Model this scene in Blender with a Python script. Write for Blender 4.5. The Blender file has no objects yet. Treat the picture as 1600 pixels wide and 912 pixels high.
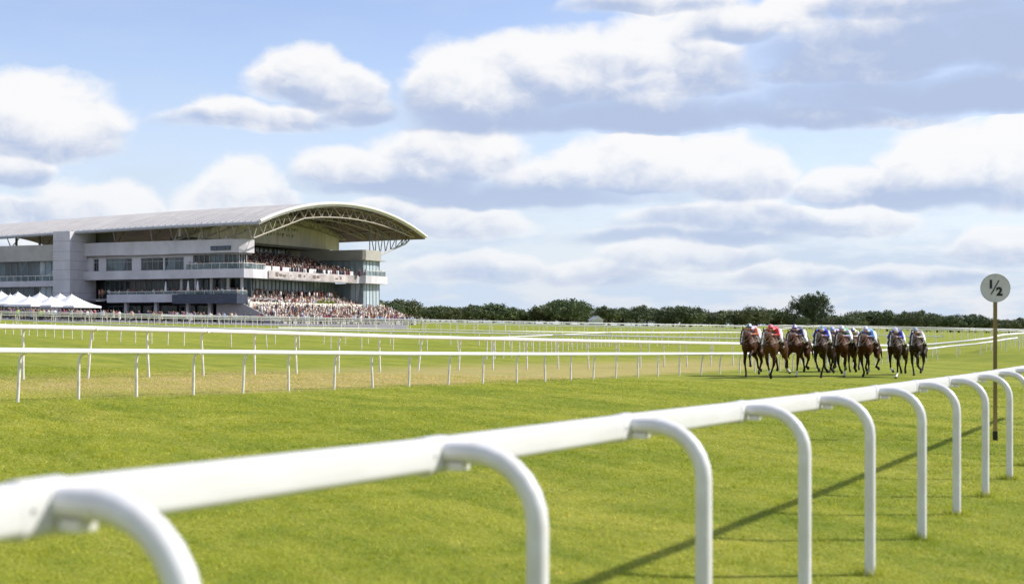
import bpy, bmesh, math, random
import numpy as np
from mathutils import Vector, Matrix
random.seed(7); RNG = np.random.default_rng(11)
R = math.radians
S = bpy.context.scene
COL = S.collection
# ------------------------------------------------------------------ camera, light, sky
H = 1.8                      # eye height
F = 2198.0                   # focal length in pixels of a 1600 px wide frame
HOR = 505.8                  # row of the horizon
cam = bpy.data.cameras.new('camera'); camo = bpy.data.objects.new('camera', cam); COL.objects.link(camo)
cam.sensor_width = 36; cam.lens = 36*F/1600; cam.shift_y = (HOR-456)/1600
cam.clip_start = .05; cam.clip_end = 8000
camo.location = (0, 0, H); camo.rotation_euler = (R(90), 0, 0)
cam.dof.use_dof = True; cam.dof.focus_distance = 62; cam.dof.aperture_fstop = 2.25
S.camera = camo
S.cycles.use_adaptive_sampling = True; S.cycles.adaptive_threshold = .02; S.cycles.use_denoising = True
S.cycles.max_bounces = 6; S.cycles.diffuse_bounces = 3; S.cycles.glossy_bounces = 2; S.cycles.caustics_reflective = False
SUN_AZ, SUN_EL = R(79), R(38)
sund = Vector((math.sin(SUN_AZ)*math.cos(SUN_EL), math.cos(SUN_AZ)*math.cos(SUN_EL), math.sin(SUN_EL)))
sl = bpy.data.lights.new('sun', 'SUN'); sl.energy = 3.2; sl.angle = R(1.8); sl.color = (1, .955, .88)
so = bpy.data.objects.new('sun', sl); COL.objects.link(so)
so.rotation_euler = (-sund).to_track_quat('-Z', 'Y').to_euler(); so.location = (60, 20, 60)
S.view_settings.view_transform = 'Standard'; S.view_settings.look = 'None'
S.view_settings.exposure = .88; S.view_settings.gamma = 1; S.view_settings.use_curve_mapping = False
SKY_STRENGTH = .098; SKY_TINT = (1.20, 1.0, 1.0)
CLOUD_LOW = (.250, .300, .415); CLOUD_TOP = (.530, .528, .530); HAZE_COL = (.345, .402, .480)

# clouds: (column, base row, half width, rise, grey) in the direction they stand from the course
CLOUDS = [
 (45,222,118,104,.0),(90,230,85,62,.1),(15,283,60,36,.1),(135,343,85,54,.0),(208,340,52,60,.0),(30,342,70,34,.25),
 (365,345,90,86,.0),(468,140,72,66,.0),(525,158,80,52,.1),(410,188,125,30,.2),(570,180,60,30,.3),
 (715,160,100,92,.0),(780,185,150,104,.35),(870,150,170,96,.1),(1035,108,92,86,-.1),(1090,140,110,70,.2),(960,195,330,56,.75),(1300,190,170,34,.3),
 (1500,160,330,64,.85),(1340,118,190,40,.25),(1400,98,230,80,.62),(1580,80,170,120,.95),(1450,15,200,44,.4),(1232,36,56,42,-.15),(1030,8,130,34,.1),(1130,55,90,50,.25),
 (545,282,66,52,.1),(690,262,120,80,.0),(640,300,150,46,.7),(965,286,112,84,-.12),(860,296,90,44,.2),(830,312,240,34,.9),(1142,294,78,80,-.08),
 (1470,298,78,100,-.08),(1585,298,88,100,.0),(1318,304,72,38,.1),(1450,310,170,22,.8),
 (1110,350,150,40,.2),(1340,356,76,44,.0),(1240,352,80,26,.3),(690,358,130,54,.0),(600,340,60,30,.1),(1060,368,190,16,.7),
 (1055,406,118,44,.1),(1560,400,85,46,.0),(920,430,90,26,.25),(740,425,110,28,.2),(1230,432,90,22,.2),
 (1440,440,110,22,.25),(190,392,150,20,.2),
]
class NB:
    def __init__(s, nt): s.nt = nt
    def n(s, t, **kw):
        x = s.nt.nodes.new(t)
        for k, v in kw.items(): setattr(x, k, v)
        return x
    def put(s, sock, v):
        if v is None: return
        if hasattr(v, 'is_output'): s.nt.links.new(v, sock)
        else: sock.default_value = v
    def m(s, op, a, b=None, c=None, clamp=False):
        x = s.n('ShaderNodeMath', operation=op, use_clamp=clamp)
        for i, v in enumerate((a, b, c)): s.put(x.inputs[i], v) if v is not None else None
        return x.outputs[0]
    def ss(s, v, lo, hi, a=0., b=1.):
        x = s.n('ShaderNodeMapRange', interpolation_type='SMOOTHSTEP')
        for k, q in zip(('Value', 'From Min', 'From Max', 'To Min', 'To Max'), (v, lo, hi, a, b)): s.put(x.inputs[k], q)
        return x.outputs[0]
    def noise(s, vec, scale, detail=4, rough=.5, dim='3D', dist=0., typ=None):
        x = s.n('ShaderNodeTexNoise', noise_dimensions=dim)
        if vec is not None: s.put(x.inputs['Vector'], vec)
        x.inputs['Scale'].default_value = scale; x.inputs['Detail'].default_value = detail
        x.inputs['Roughness'].default_value = rough; x.inputs['Distortion'].default_value = dist
        return x.outputs[0]
    def mix(s, f, a, b, mode='MIX'):
        x = s.n('ShaderNodeMix', data_type='RGBA', blend_type=mode)
        s.put(x.inputs[0], f)
        for i, v in ((6, a), (7, b)):
            if hasattr(v, 'is_output'): s.nt.links.new(v, x.inputs[i])
            else: x.inputs[i].default_value = (*v[:3], 1)
        return x.outputs[2]
    def xyz(s, x, y, z):
        q = s.n('ShaderNodeCombineXYZ')
        for i, v in enumerate((x, y, z)): s.put(q.inputs[i], v)
        return q.outputs[0]

def build_world():
    w = bpy.data.worlds.new('World'); S.world = w; w.use_nodes = True
    nt = w.node_tree; nt.nodes.clear(); b = NB(nt)
    out = b.n('ShaderNodeOutputWorld'); bg = b.n('ShaderNodeBackground')
    nt.links.new(bg.outputs[0], out.inputs[0])
    sky = b.n('ShaderNodeTexSky', sky_type='NISHITA'); sky.sun_disc = False
    sky.sun_elevation = SUN_EL; sky.sun_rotation = SUN_AZ
    sky.air_density = 1.0; sky.dust_density = .2; sky.ozone_density = 3.0; sky.altitude = 50
    tc = b.n('ShaderNodeTexCoord'); sp = b.n('ShaderNodeSeparateXYZ'); nt.links.new(tc.outputs['Generated'], sp.inputs[0])
    x, y, z = sp.outputs
    K = 22.0
    u = b.m('MULTIPLY', b.m('ARCTAN2', x, y), K); v = b.m('MULTIPLY', b.m('ARCSINE', z), K)
    v15 = b.m('MULTIPLY', v, 1.45)
    vec = b.xyz(u, v15, 0.)
    # the light comes from the upper right: the same billows a step that way tell which side of a billow is lit
    vec2 = b.xyz(b.m('ADD', u, .16), b.m('ADD', v15, .30), 0.)
    def vor(vc, sc, sm):
        vo = b.n('ShaderNodeTexVoronoi', voronoi_dimensions='2D', feature='SMOOTH_F1'); nt.links.new(vc, vo.inputs['Vector'])
        vo.inputs['Scale'].default_value = sc; vo.inputs['Smoothness'].default_value = sm
        return vo.outputs['Distance']
    nn = b.n('ShaderNodeTexNoise', noise_dimensions='2D'); nn.inputs['Scale'].default_value = 1.6; nn.inputs['Detail'].default_value = 4
    nt.links.new(vec, nn.inputs['Vector'])
    wob = b.n('ShaderNodeVectorMath', operation='SCALE'); nt.links.new(nn.outputs['Color'], wob.inputs[0]); wob.inputs['Scale'].default_value = .5
    def billow(vc):
        wv = b.n('ShaderNodeVectorMath', operation='ADD'); nt.links.new(vc, wv.inputs[0]); nt.links.new(wob.outputs[0], wv.inputs[1])
        n1 = b.noise(vc, .5, 4, .46, '2D')
        p1 = b.m('SUBTRACT', .9, vor(wv.outputs[0], .62, .45)); p2 = b.noise(wv.outputs[0], 2.2, 3, .55, '2D')
        q = b.m('ADD', b.m('MULTIPLY', n1, .5), b.m('MULTIPLY', p1, .34))
        return b.m('ADD', q, b.m('MULTIPLY', p2, .22))
    B1 = billow(vec); B2 = billow(vec2)
    wu = b.m('SUBTRACT', b.noise(vec, .8, 3, .5, '2D'), .5)
    wv_ = b.m('SUBTRACT', b.noise(b.xyz(b.m('ADD', u, 31.), v, 0.), .8, 3, .5, '2D'), .5)
    uw = b.m('ADD', u, b.m('MULTIPLY', wu, .65)); vw = b.m('ADD', v, b.m('MULTIPLY', wv_, .30))
    uvv = b.xyz(uw, vw, vw)
    E = None; SW = None; ST = None
    for (cx, base, hw, up, g) in CLOUDS:
        tx = (cx-800)/F; az = math.atan(tx); el = math.atan((HOR-base)/F*math.cos(az))
        cu, cv, w_, h_ = az*K, el*K, hw*1.15/F*K, up*1.1/F*K
        dn = max(.30*h_, .16)
        # one multiply-add per cloud: x across, y above the base, z below it
        ma = b.n('ShaderNodeVectorMath', operation='MULTIPLY_ADD'); nt.links.new(uvv, ma.inputs[0])
        ma.inputs[1].default_value = (1/w_, 1/h_, -1/dn); ma.inputs[2].default_value = (-cu/w_, -cv/h_, cv/dn)
        sx = b.n('ShaderNodeSeparateXYZ'); nt.links.new(ma.outputs[0], sx.inputs[0])
        tt = b.m('MAXIMUM', sx.outputs[1], sx.outputs[2])
        e = b.m('SUBTRACT', 1., b.m('SQRT', b.m('MULTIPLY_ADD', tt, tt, b.m('MULTIPLY', sx.outputs[0], sx.outputs[0]))))
        E = e if E is None else b.m('SMOOTH_MAX', E, e, .10)
        wt = b.m('POWER', b.m('MAXIMUM', b.m('ADD', e, .22), .0), 3.)
        pg = b.m('SUBTRACT', b.m('MAXIMUM', sx.outputs[1], 0.), g)
        SW = wt if SW is None else b.m('ADD', SW, wt)
        ST = b.m('MULTIPLY', wt, pg) if ST is None else b.m('MULTIPLY_ADD', wt, pg, ST)
    T = b.m('DIVIDE', ST, b.m('MAXIMUM', SW, 1e-4))
    # the rest of the dome carries the same kind of clouds
    far = b.m('MAXIMUM', b.ss(b.m('ABSOLUTE', u), 8.6, 10.5), b.ss(v, 5.4, 7.5))
    big = b.m('MULTIPLY', b.m('SUBTRACT', b.noise(vec, .16, 4, .5, '2D'), .5), 3.)
    E = b.m('ADD', b.m('MULTIPLY', E, b.m('SUBTRACT', 1., far)), b.m('MULTIPLY', big, far))
    bc = b.m('SUBTRACT', B1, .47)
    D = b.m('SUBTRACT', b.m('ADD', E, b.m('MULTIPLY', bc, 1.15)), .02)
    hi = b.ss(T, -.35, .30, .66, .21)                     # crisp crowns, soft bases
    alpha = b.ss(D, b.m('MULTIPLY', hi, -.45), hi)
    emb = b.m('MULTIPLY', b.m('SUBTRACT', B1, B2), 2.1)
    lit = b.m('ADD', b.m('ADD', T, b.m('MULTIPLY', bc, .35)), emb)
    lit = b.ss(lit, -.40, .60)
    lit = b.m('ADD', lit, b.ss(D, .0, .35, .30, 0.), clamp=True)
    cl = b.mix(lit, CLOUD_LOW, CLOUD_TOP)
    thin = b.ss(b.noise(b.xyz(b.m('MULTIPLY', u, .5), b.m('MULTIPLY', v, 2.0), 0.), .8, 5, .6, '2D'), .36, .72)
    veil = b.m('ADD', b.m('MULTIPLY', thin, b.ss(v, 4.2, .4, .16, .40)), b.ss(v, 4.6, .0, .0, .80), clamp=True)
    skyc = b.n('ShaderNodeVectorMath', operation='MULTIPLY'); nt.links.new(sky.outputs[0], skyc.inputs[0]); skyc.inputs[1].default_value = tuple(SKY_STRENGTH*t for t in SKY_TINT)
    c0 = b.mix(veil, skyc.outputs[0], HAZE_COL)
    alpha = b.m('MULTIPLY', alpha, b.ss(v, -.2, 3.0, .45, .96))
    c1 = b.mix(alpha, c0, cl)
    nt.links.new(c1, bg.inputs[0]); bg.inputs[1].default_value = 1.0
build_world()

# ------------------------------------------------------------------ helpers
def tag(o, label=None, cat=None, group=None, kind=None):
    for k, v in (('label', label), ('category', cat), ('group', group), ('kind', kind)):
        if v: o[k] = v
    return o
def empty(name, loc=(0, 0, 0), rz=0., label=None, cat=None, group=None):
    o = bpy.data.objects.new(name, None); COL.objects.link(o); o.location = loc; o.rotation_euler = (0, 0, rz)
    o.empty_display_size = .2
    return tag(o, label, cat, group)
def link(name, me, parent=None):
    o = bpy.data.objects.new(name, me); COL.objects.link(o)
    if parent is not None: o.parent = parent
    return o
class MB:
    """collects boxes, bars, tubes and prisms; build() links them as one mesh"""
    def __init__(s): s.v = []; s.f = []; s.mi = []; s.sm = []
    def add(s, vs, fs, mi=0, smooth=False):
        o = len(s.v); s.v += [tuple(p) for p in vs]; s.f += [tuple(i+o for i in f) for f in fs]
        s.mi += [mi]*len(fs); s.sm += [smooth]*len(fs); return s
    def box(s, x0, x1, y0, y1, z0, z1, mi=0):
        vs = [(x, y, z) for x in (x0, x1) for y in (y0, y1) for z in (z0, z1)]
        return s.add(vs, [(0, 1, 3, 2), (4, 6, 7, 5), (0, 4, 5, 1), (2, 3, 7, 6), (0, 2, 6, 4), (1, 5, 7, 3)], mi)
    def tube(s, pts, r, n=8, mi=0, caps=True, smooth=True):
        pts = [Vector(p) for p in pts]; rs = r if isinstance(r, (list, tuple)) else [r]*len(pts)
        vs = []; t0 = (pts[1]-pts[0]).normalized()
        up = Vector((0, 0, 1)) if abs(t0.z) < .9 else Vector((1, 0, 0))
        nx = t0.cross(up).normalized()
        for i, p in enumerate(pts):
            t = (pts[min(i+1, len(pts)-1)]-pts[max(i-1, 0)]).normalized()
            nx = (nx - t*nx.dot(t)).normalized(); ny = t.cross(nx)
            for k in range(n):
                a = 2*math.pi*k/n; vs.append(p+(nx*math.cos(a)+ny*math.sin(a))*rs[i])
        fs = [(i*n+k, i*n+(k+1) % n, (i+1)*n+(k+1) % n, (i+1)*n+k) for i in range(len(pts)-1) for k in range(n)]
        s.add(vs, fs, mi, smooth)
        if caps: s.add(vs[:n], [tuple(range(n))[::-1]], mi); s.add(vs[-n:], [tuple(range(n))], mi)
        return s
    def prism(s, poly, z0, z1, mi=0):
        n = len(poly); vs = [(x, y, z0) for x, y in poly]+[(x, y, z1) for x, y in poly]
        fs = [(i, (i+1) % n, n+(i+1) % n, n+i) for i in range(n)]+[tuple(range(n))[::-1], tuple(range(n, 2*n))]
        return s.add(vs, fs, mi)
    def band(s, path, th, z0, z1, mi=0):
        """a wall of thickness th (to the left of the way the path runs) along a plan polyline"""
        P = [Vector((*p, 0)) for p in path]; inn = []
        for i, p in enumerate(P):
            d1 = (p-P[i-1]).normalized() if i else (P[1]-p).normalized()
            d2 = (P[i+1]-p).normalized() if i < len(P)-1 else d1
            n1 = Vector((-d1.y, d1.x, 0)); n2 = Vector((-d2.y, d2.x, 0)); m = (n1+n2).normalized()
            inn.append(p+m*th/max(.4, m.dot(n1)))
        return s.prism([(p.x, p.y) for p in P]+[(p.x, p.y) for p in inn[::-1]], z0, z1, mi)
    def lathe(s, prof, n=12, c=(0, 0, 0), mi=0):
        vs = []
        for r, z in prof:
            for k in range(n):
                a = 2*math.pi*k/n; vs.append((c[0]+r*math.cos(a), c[1]+r*math.sin(a), c[2]+z))
        fs = [(i*n+k, i*n+(k+1) % n, (i+1)*n+(k+1) % n, (i+1)*n+k) for i in range(len(prof)-1) for k in range(n)]
        return s.add(vs, fs, mi, True)
    def mesh(s, name, mats):
        me = bpy.data.meshes.new(name); me.from_pydata(s.v, [], s.f)
        for m in (mats if isinstance(mats, (list, tuple)) else [mats]): me.materials.append(m)
        me.polygons.foreach_set('material_index', s.mi); me.polygons.foreach_set('use_smooth', s.sm)
        bm = bmesh.new(); bm.from_mesh(me); bmesh.ops.recalc_face_normals(bm, faces=bm.faces); bm.to_mesh(me); bm.free()
        me.update(); return me
    def build(s, name, mats, parent=None): return link(name, s.mesh(name, mats), parent)
def sstep(x, a, b):
    t = np.clip((np.asarray(x, float)-a)/(b-a), 0, 1); return t*t*(3-2*t)

MATS = {}
def mat(name, col, rough=.6, var=.12, scale=3., col2=None, spec=.4, metal=0., bump=0., coat=0., detail=4, stretch=None):
    if name in MATS: return MATS[name]
    m = bpy.data.materials.new(name); m.use_nodes = True; nt = m.node_tree; b = NB(nt)
    p = nt.nodes['Principled BSDF']
    tc = b.n('ShaderNodeTexCoord'); vec = tc.outputs['Object']
    if stretch:
        mp = b.n('ShaderNodeMapping'); mp.inputs['Scale'].default_value = stretch; nt.links.new(vec, mp.inputs[0]); vec = mp.outputs[0]
    nz = b.noise(vec, scale, detail, .6)
    lo = tuple(c*(1-var) for c in col); hi = col2 or tuple(min(1, c*(1+var)) for c in col)
    c = b.mix(b.ss(nz, .3, .7), lo, hi)
    nt.links.new(c, p.inputs['Base Color'])
    p.inputs['Roughness'].default_value = rough; p.inputs['Specular IOR Level'].default_value = spec; p.inputs['Metallic'].default_value = metal
    p.inputs['Coat Weight'].default_value = coat
    if bump:
        bp = b.n('ShaderNodeBump'); bp.inputs['Strength'].default_value = bump; bp.inputs['Distance'].default_value = .02
        nt.links.new(nz, bp.inputs['Height']); nt.links.new(bp.outputs[0], p.inputs['Normal'])
    MATS[name] = m; return m
def attr_mat(name, attr, rough=.6, var=.2, scale=8., spec=.3, sheen=0.):
    """colour comes from the mesh's own colour attribute, with a little mottling"""
    m = bpy.data.materials.new(name); m.use_nodes = True; nt = m.node_tree; b = NB(nt); p = nt.nodes['Principled BSDF']
    a = b.n('ShaderNodeAttribute', attribute_name=attr); tc = b.n('ShaderNodeTexCoord')
    nz = b.noise(tc.outputs['Object'], scale, 4, .6)
    f = b.ss(nz, .25, .75, 1-var, 1+var)
    c = b.n('ShaderNodeVectorMath', operation='SCALE'); nt.links.new(a.outputs['Color'], c.inputs[0]); nt.links.new(f, c.inputs['Scale'])
    nt.links.new(c.outputs[0], p.inputs['Base Color']); p.inputs['Roughness'].default_value = rough; p.inputs['Specular IOR Level'].default_value = spec
    p.inputs['Sheen Weight'].default_value = sheen
    return m
def set_col(me, name, arr):
    """per-vertex colour attribute from an (n,3) array"""
    a = me.color_attributes.new(name, 'FLOAT_COLOR', 'POINT')
    buf = np.ones((len(me.vertices), 4), np.float32); buf[:, :3] = arr; a.data.foreach_set('color', buf.ravel())

# ------------------------------------------------------------------ ground
RY = [-400, 75, 120, 190, 260, 350, 600, 1200, 5000]; RZ = [0, 0, .22, .80, 1.15, 1.5, 1.85, 2.2, 2.6]
def zg(x, y):
    x = np.asarray(x, float); y = np.asarray(y, float)
    rise = np.interp(y, RY, RZ)
    bump = .78*sstep(x, 23, 33)*sstep(y, 58, 88)*(1-sstep(y, 125, 230))
    return rise+bump-.021*420*np.tanh(x/420)
def gz(x, y): return float(zg(x, y))
def row_of(x, y, z): return HOR-(z-H)*F/y
def px_of(x, y): return 800+F*x/y
def ground_at(px, row):
    """where the ground is seen at this column and row, walking out from the eye"""
    k = (px-800)/F
    ys = np.concatenate([np.arange(2, 60, .05), np.arange(60, 420, .25)])
    rr = HOR-(zg(k*ys, ys)-H)*F/ys
    i = int(np.argmax(rr <= row)) if (rr <= row).any() else len(ys)-1
    return Vector((k*ys[i], ys[i], gz(k*ys[i], ys[i])))

def grass_colour(b, nt, vec, blade=False):
    """turf: greens at three sizes, mowing swathes along the course, a dry strip between the rails"""
    mp = b.n('ShaderNodeMapping'); mp.inputs['Rotation'].default_value = (0, 0, R(62)); nt.links.new(vec, mp.inputs[0])
    mp2 = b.n('ShaderNodeMapping'); mp2.inputs['Scale'].default_value = (.25, 1, 1); nt.links.new(mp.outputs[0], mp2.inputs[0])
    n1 = b.noise(vec, .11, 4, .6); n2 = b.noise(mp2.outputs[0], 1.3, 5, .65); n3 = b.noise(vec, 7., 4, .7)
    n4 = b.noise(mp2.outputs[0], 2.3, 5, .72); n5 = b.noise(vec, .42, 5, .7)
    c = b.mix(b.ss(n1, .35, .65), (.248, .276, .024), (.318, .320, .042))
    c = b.mix(b.ss(n5, .44, .68, 0, .8), c, (.182, .226, .017))
    c = b.mix(b.ss(n2, .44, .68, 0, .75), c, (.174, .218, .016))
    c = b.mix(b.ss(n4, .50, .74, 0, .5), c, (.108, .165, .012))
    c = b.mix(b.ss(n4, .44, .28, 0, .45), c, (.40, .375, .080))
    c = b.mix(b.ss(n3, .52, .78, 0, .55), c, (.40, .37, .080))
    c = b.mix(b.ss(n3, .42, .22, 0, .5), c, (.145, .190, .015))
    mp3 = b.n('ShaderNodeMapping'); mp3.inputs['Scale'].default_value = (.05, 1, 1); nt.links.new(mp.outputs[0], mp3.inputs[0])
    n6 = b.noise(mp3.outputs[0], .42, 3, .6)                # mower swathes and hoof-worn lanes run along the course
    c = b.mix(b.ss(n6, .46, .62, 0, .36), c, (.140, .196, .013)); c = b.mix(b.ss(n6, .44, .32, 0, .30), c, (.36, .345, .060))
    sp = b.n('ShaderNodeSeparateXYZ'); nt.links.new(vec, sp.inputs[0])
    uu = b.m('ADD', b.m('MULTIPLY', sp.outputs[0], -.86), b.m('MULTIPLY', sp.outputs[1], .52))
    wob = b.m('MULTIPLY', b.m('SUBTRACT', b.noise(vec, .16, 4, .6), .5), 5.)
    uw = b.m('ADD', uu, wob)
    strip = b.m('MULTIPLY', b.ss(uw, 22.2, 24.2), b.ss(uw, 36., 28.5))
    strip = b.m('MULTIPLY', strip, b.m('MULTIPLY', b.ss(sp.outputs[1], 26., 38.), b.ss(sp.outputs[0], 20., 8.)))
    strip = b.m('MULTIPLY', strip, b.ss(n2, .25, .6, .45, 1.))
    c = b.mix(b.m('MULTIPLY', strip, .92), c, (.42, .34, .13))
    worn = b.m('MULTIPLY', b.ss(b.noise(mp2.outputs[0], .35, 5, .65), .6, .74), .45)
    c = b.mix(worn, c, (.34, .31, .075))
    return c, n3
def ground_material():
    m = bpy.data.materials.new('turf'); m.use_nodes = True; nt = m.node_tree; b = NB(nt); p = nt.nodes['Principled BSDF']
    tc = b.n('ShaderNodeTexCoord'); c, n3 = grass_colour(b, nt, tc.outputs['Object'])
    nt.links.new(c, p.inputs['Base Color']); p.inputs['Roughness'].default_value = .9; p.inputs['Specular IOR Level'].default_value = .15
    bp = b.n('ShaderNodeBump'); bp.inputs['Strength'].default_value = .7; bp.inputs['Distance'].default_value = .05
    hh = b.m('ADD', b.noise(tc.outputs['Object'], 30., 4, .7), n3)
    nt.links.new(hh, bp.inputs['Height']); nt.links.new(bp.outputs[0], p.inputs['Normal'])
    return m
def blade_material():
    m = bpy.data.materials.new('grass_blades'); m.use_nodes = True; nt = m.node_tree; b = NB(nt); p = nt.nodes['Principled BSDF']
    tc = b.n('ShaderNodeTexCoord'); c, n3 = grass_colour(b, nt, tc.outputs['Object'])
    a = b.n('ShaderNodeAttribute', attribute_name='tone')
    s = b.n('ShaderNodeVectorMath', operation='MULTIPLY'); nt.links.new(c, s.inputs[0]); nt.links.new(a.outputs['Color'], s.inputs[1])
    nt.links.new(s.outputs[0], p.inputs['Base Color']); p.inputs['Roughness'].default_value = .6; p.inputs['Specular IOR Level'].default_value = .25
    tr = b.n('ShaderNodeBsdfTranslucent'); nt.links.new(s.outputs[0], tr.inputs[0])
    mx = b.n('ShaderNodeMixShader'); mx.inputs[0].default_value = .42
    nt.links.new(p.outputs[0], mx.inputs[1]); nt.links.new(tr.outputs[0], mx.inputs[2]); nt.links.new(mx.outputs[0], nt.nodes['Material Output'].inputs[0])
    return m
ys = np.concatenate([np.arange(-300, -10, 30), np.arange(-10, 60, 2.5), np.arange(60, 300, 5), np.arange(300, 800, 25), np.arange(800, 5001, 300)])
xs = np.concatenate([np.arange(-3000, -300, 150), np.arange(-300, -60, 12), np.arange(-60, 60, 2), np.arange(60, 300, 12), np.arange(300, 3001, 150)])
X, Y = np.meshgrid(xs, ys); Z = zg(X, Y); nx_, ny_ = len(xs), len(ys)
gme = bpy.data.meshes.new('ground')
gme.from_pydata(np.stack([X.ravel(), Y.ravel(), Z.ravel()], 1).tolist(), [],
    [(j*nx_+i, j*nx_+i+1, (j+1)*nx_+i+1, (j+1)*nx_+i) for j in range(ny_-1) for i in range(nx_-1)])
gme.polygons.foreach_set('use_smooth', [True]*len(gme.polygons)); gme.materials.append(ground_material())
tag(link('ground', gme), kind='structure')

# feet of the posts of the nearest rail
NEAR = [(-2.4, -.55), (-1.55, 1.28), (-.715, 3.1), (.09, 4.95), (.92, 6.75), (1.79, 8.6), (2.65, 10.41), (3.57, 12.25), (4.42, 13.98), (5.24, 15.57), (6.19, 17.5)]
for i in range(7): NEAR.append((NEAR[-1][0]+.89, NEAR[-1][1]+1.83))
def make_grass():
    # short turf blades, thinning out and broadening with distance
    y0, y1 = 3.2, 48.
    Yq = np.linspace(y0, y1, 4000); dens = 2600*(6/Yq)**1.55; area = .92*Yq
    pdf = dens*area; cum = np.cumsum(pdf)*(Yq[1]-Yq[0]); N = int(cum[-1])
    Yb = np.interp(RNG.random(N)*cum[-1], cum, Yq); Xb = (RNG.random(N)-.5)*.92*Yb
    # tufts: pull towards clump centres
    ph = np.sin(Xb*5.1+np.sin(Yb*3.7))*np.sin(Yb*4.3+np.cos(Xb*2.9)); hs = .013+.012*RNG.random(N)+.010*np.clip(ph, 0, 1)
    w = .0042*(np.maximum(Yb, 6)/6)**.78; hs *= (np.maximum(Yb, 12)/12)**.18
    a = RNG.random(N)*2*np.pi; ln = hs*(.8+1.6*RNG.random(N)); la = RNG.random(N)*2*np.pi
    def extra(x, y, h, wd):
        nonlocal Xb, Yb, hs, w, a, ln, la
        k = len(x); Xb = np.append(Xb, x); Yb = np.append(Yb, y); hs = np.append(hs, h); w = np.append(w, wd)
        a = np.append(a, RNG.random(k)*2*np.pi); la = np.append(la, RNG.random(k)*2*np.pi); ln = np.append(ln, h*(.3+.7*RNG.random(k)))
    nt_ = 1500; ty = 4+np.sqrt(RNG.random(nt_))*24; tx = (RNG.random(nt_)-.5)*.9*ty; k = 26
    tx = np.repeat(tx, k)+RNG.normal(0, .05, nt_*k); ty = np.repeat(ty, k)+RNG.normal(0, .05, nt_*k); extra(tx, ty, .025+.035*RNG.random(nt_*k), .0022*(np.maximum(ty, 6)/6)**.7)
    for (px_, py_) in NEAR:
        if py_ < 2.5: continue
        k = 170; r_ = .035+np.abs(RNG.normal(0, .06, k)); t_ = RNG.random(k)*2*np.pi; extra(px_+r_*np.cos(t_), py_+r_*np.sin(t_), .04+.055*RNG.random(k), .0026*np.full(k, max(1., py_/8)))
    N = len(Xb)
    zb = zg(Xb, Yb)-.004
    v = np.empty((N, 3, 3), np.float32)
    v[:, 0] = np.stack([Xb-w*np.cos(a), Yb-w*np.sin(a), zb], 1); v[:, 1] = np.stack([Xb+w*np.cos(a), Yb+w*np.sin(a), zb], 1)
    v[:, 2] = np.stack([Xb+ln*np.cos(la), Yb+ln*np.sin(la), zb+hs], 1)
    me = bpy.data.meshes.new('grass'); me.vertices.add(3*N); me.loops.add(3*N); me.polygons.add(N)
    me.vertices.foreach_set('co', v.ravel()); me.loops.foreach_set('vertex_index', np.arange(3*N, dtype=np.int32))
    me.polygons.foreach_set('loop_start', np.arange(0, 3*N, 3, dtype=np.int32)); me.update(calc_edges=True)
    t = 1.55+.6*(RNG.random(N)-.5); yel = RNG.random(N) < .10
    col = np.stack([t, t, t], 1); col[yel] *= np.array([1.45, 1.15, 1.6])
    set_col(me, 'tone', np.repeat(col, 3, 0)); me.materials.append(blade_material())
    tag(link('grass', me), 'short bright green turf of the racecourse', 'grass', kind='stuff')
make_grass()

# paving added round the grandstand to keep green turf bounce off its walls
def bounce_apron():
    xs_ = np.linspace(-175, -2, 60); ys_ = np.linspace(197, 330, 40); A, B_ = np.meshgrid(xs_, ys_); A = np.minimum(A, -2)/-173*0+(-175)+(A+175)/173*(-.0745*B_+175); Zq = zg(A, B_)+.03
    me = bpy.data.meshes.new('bounce_pavement'); me.from_pydata(np.stack([A.ravel(), B_.ravel(), Zq.ravel()], 1).tolist(), [], [(j*60+i, j*60+i+1, (j+1)*60+i+1, (j+1)*60+i) for j in range(39) for i in range(59)])
    me.materials.append(mat('bounce_paving', (.24, .23, .235), .9, .12, .5)); tag(link('bounce_pavement', me), kind='structure')

# ------------------------------------------------------------------ shared materials
WHITE = mat('white_plastic', (.60, .595, .59), .38, .0, 3.2, col2=(.655, .65, .66), spec=.45, detail=8, stretch=(.6, .6, 3.))
WHITEP = mat('white_post', (.74, .70, .63), .5, .18, 4.)
GALV = mat('bracket_metal', (.42, .42, .40), .5, .15, 9., metal=.4)
CONC = mat('pale_concrete', (.56, .54, .565), .8, .10, .35, stretch=(1, 1, .6))
CONC2 = mat('warm_concrete', (.66, .60, .54), .85, .16, .3, stretch=(1, 1, .35))
GREY = mat('grey_cladding', (.29, .275, .28), .7, .08, .5)
NAVY = mat('dark_blue_fascia', (.045, .055, .085), .45, .15, 1.)
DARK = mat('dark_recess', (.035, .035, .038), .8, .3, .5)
STEEL = mat('cream_steel', (.36, .325, .275), .55, .10, 1.)
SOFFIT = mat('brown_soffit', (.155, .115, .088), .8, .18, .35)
FASCIA = mat('white_fascia', (.66, .64, .60), .45, .05, .5)
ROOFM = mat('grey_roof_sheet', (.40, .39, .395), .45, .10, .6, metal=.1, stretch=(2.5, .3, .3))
FRAME = mat('window_frame', (.24, .25, .255), .4, .1, 1.)
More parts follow.
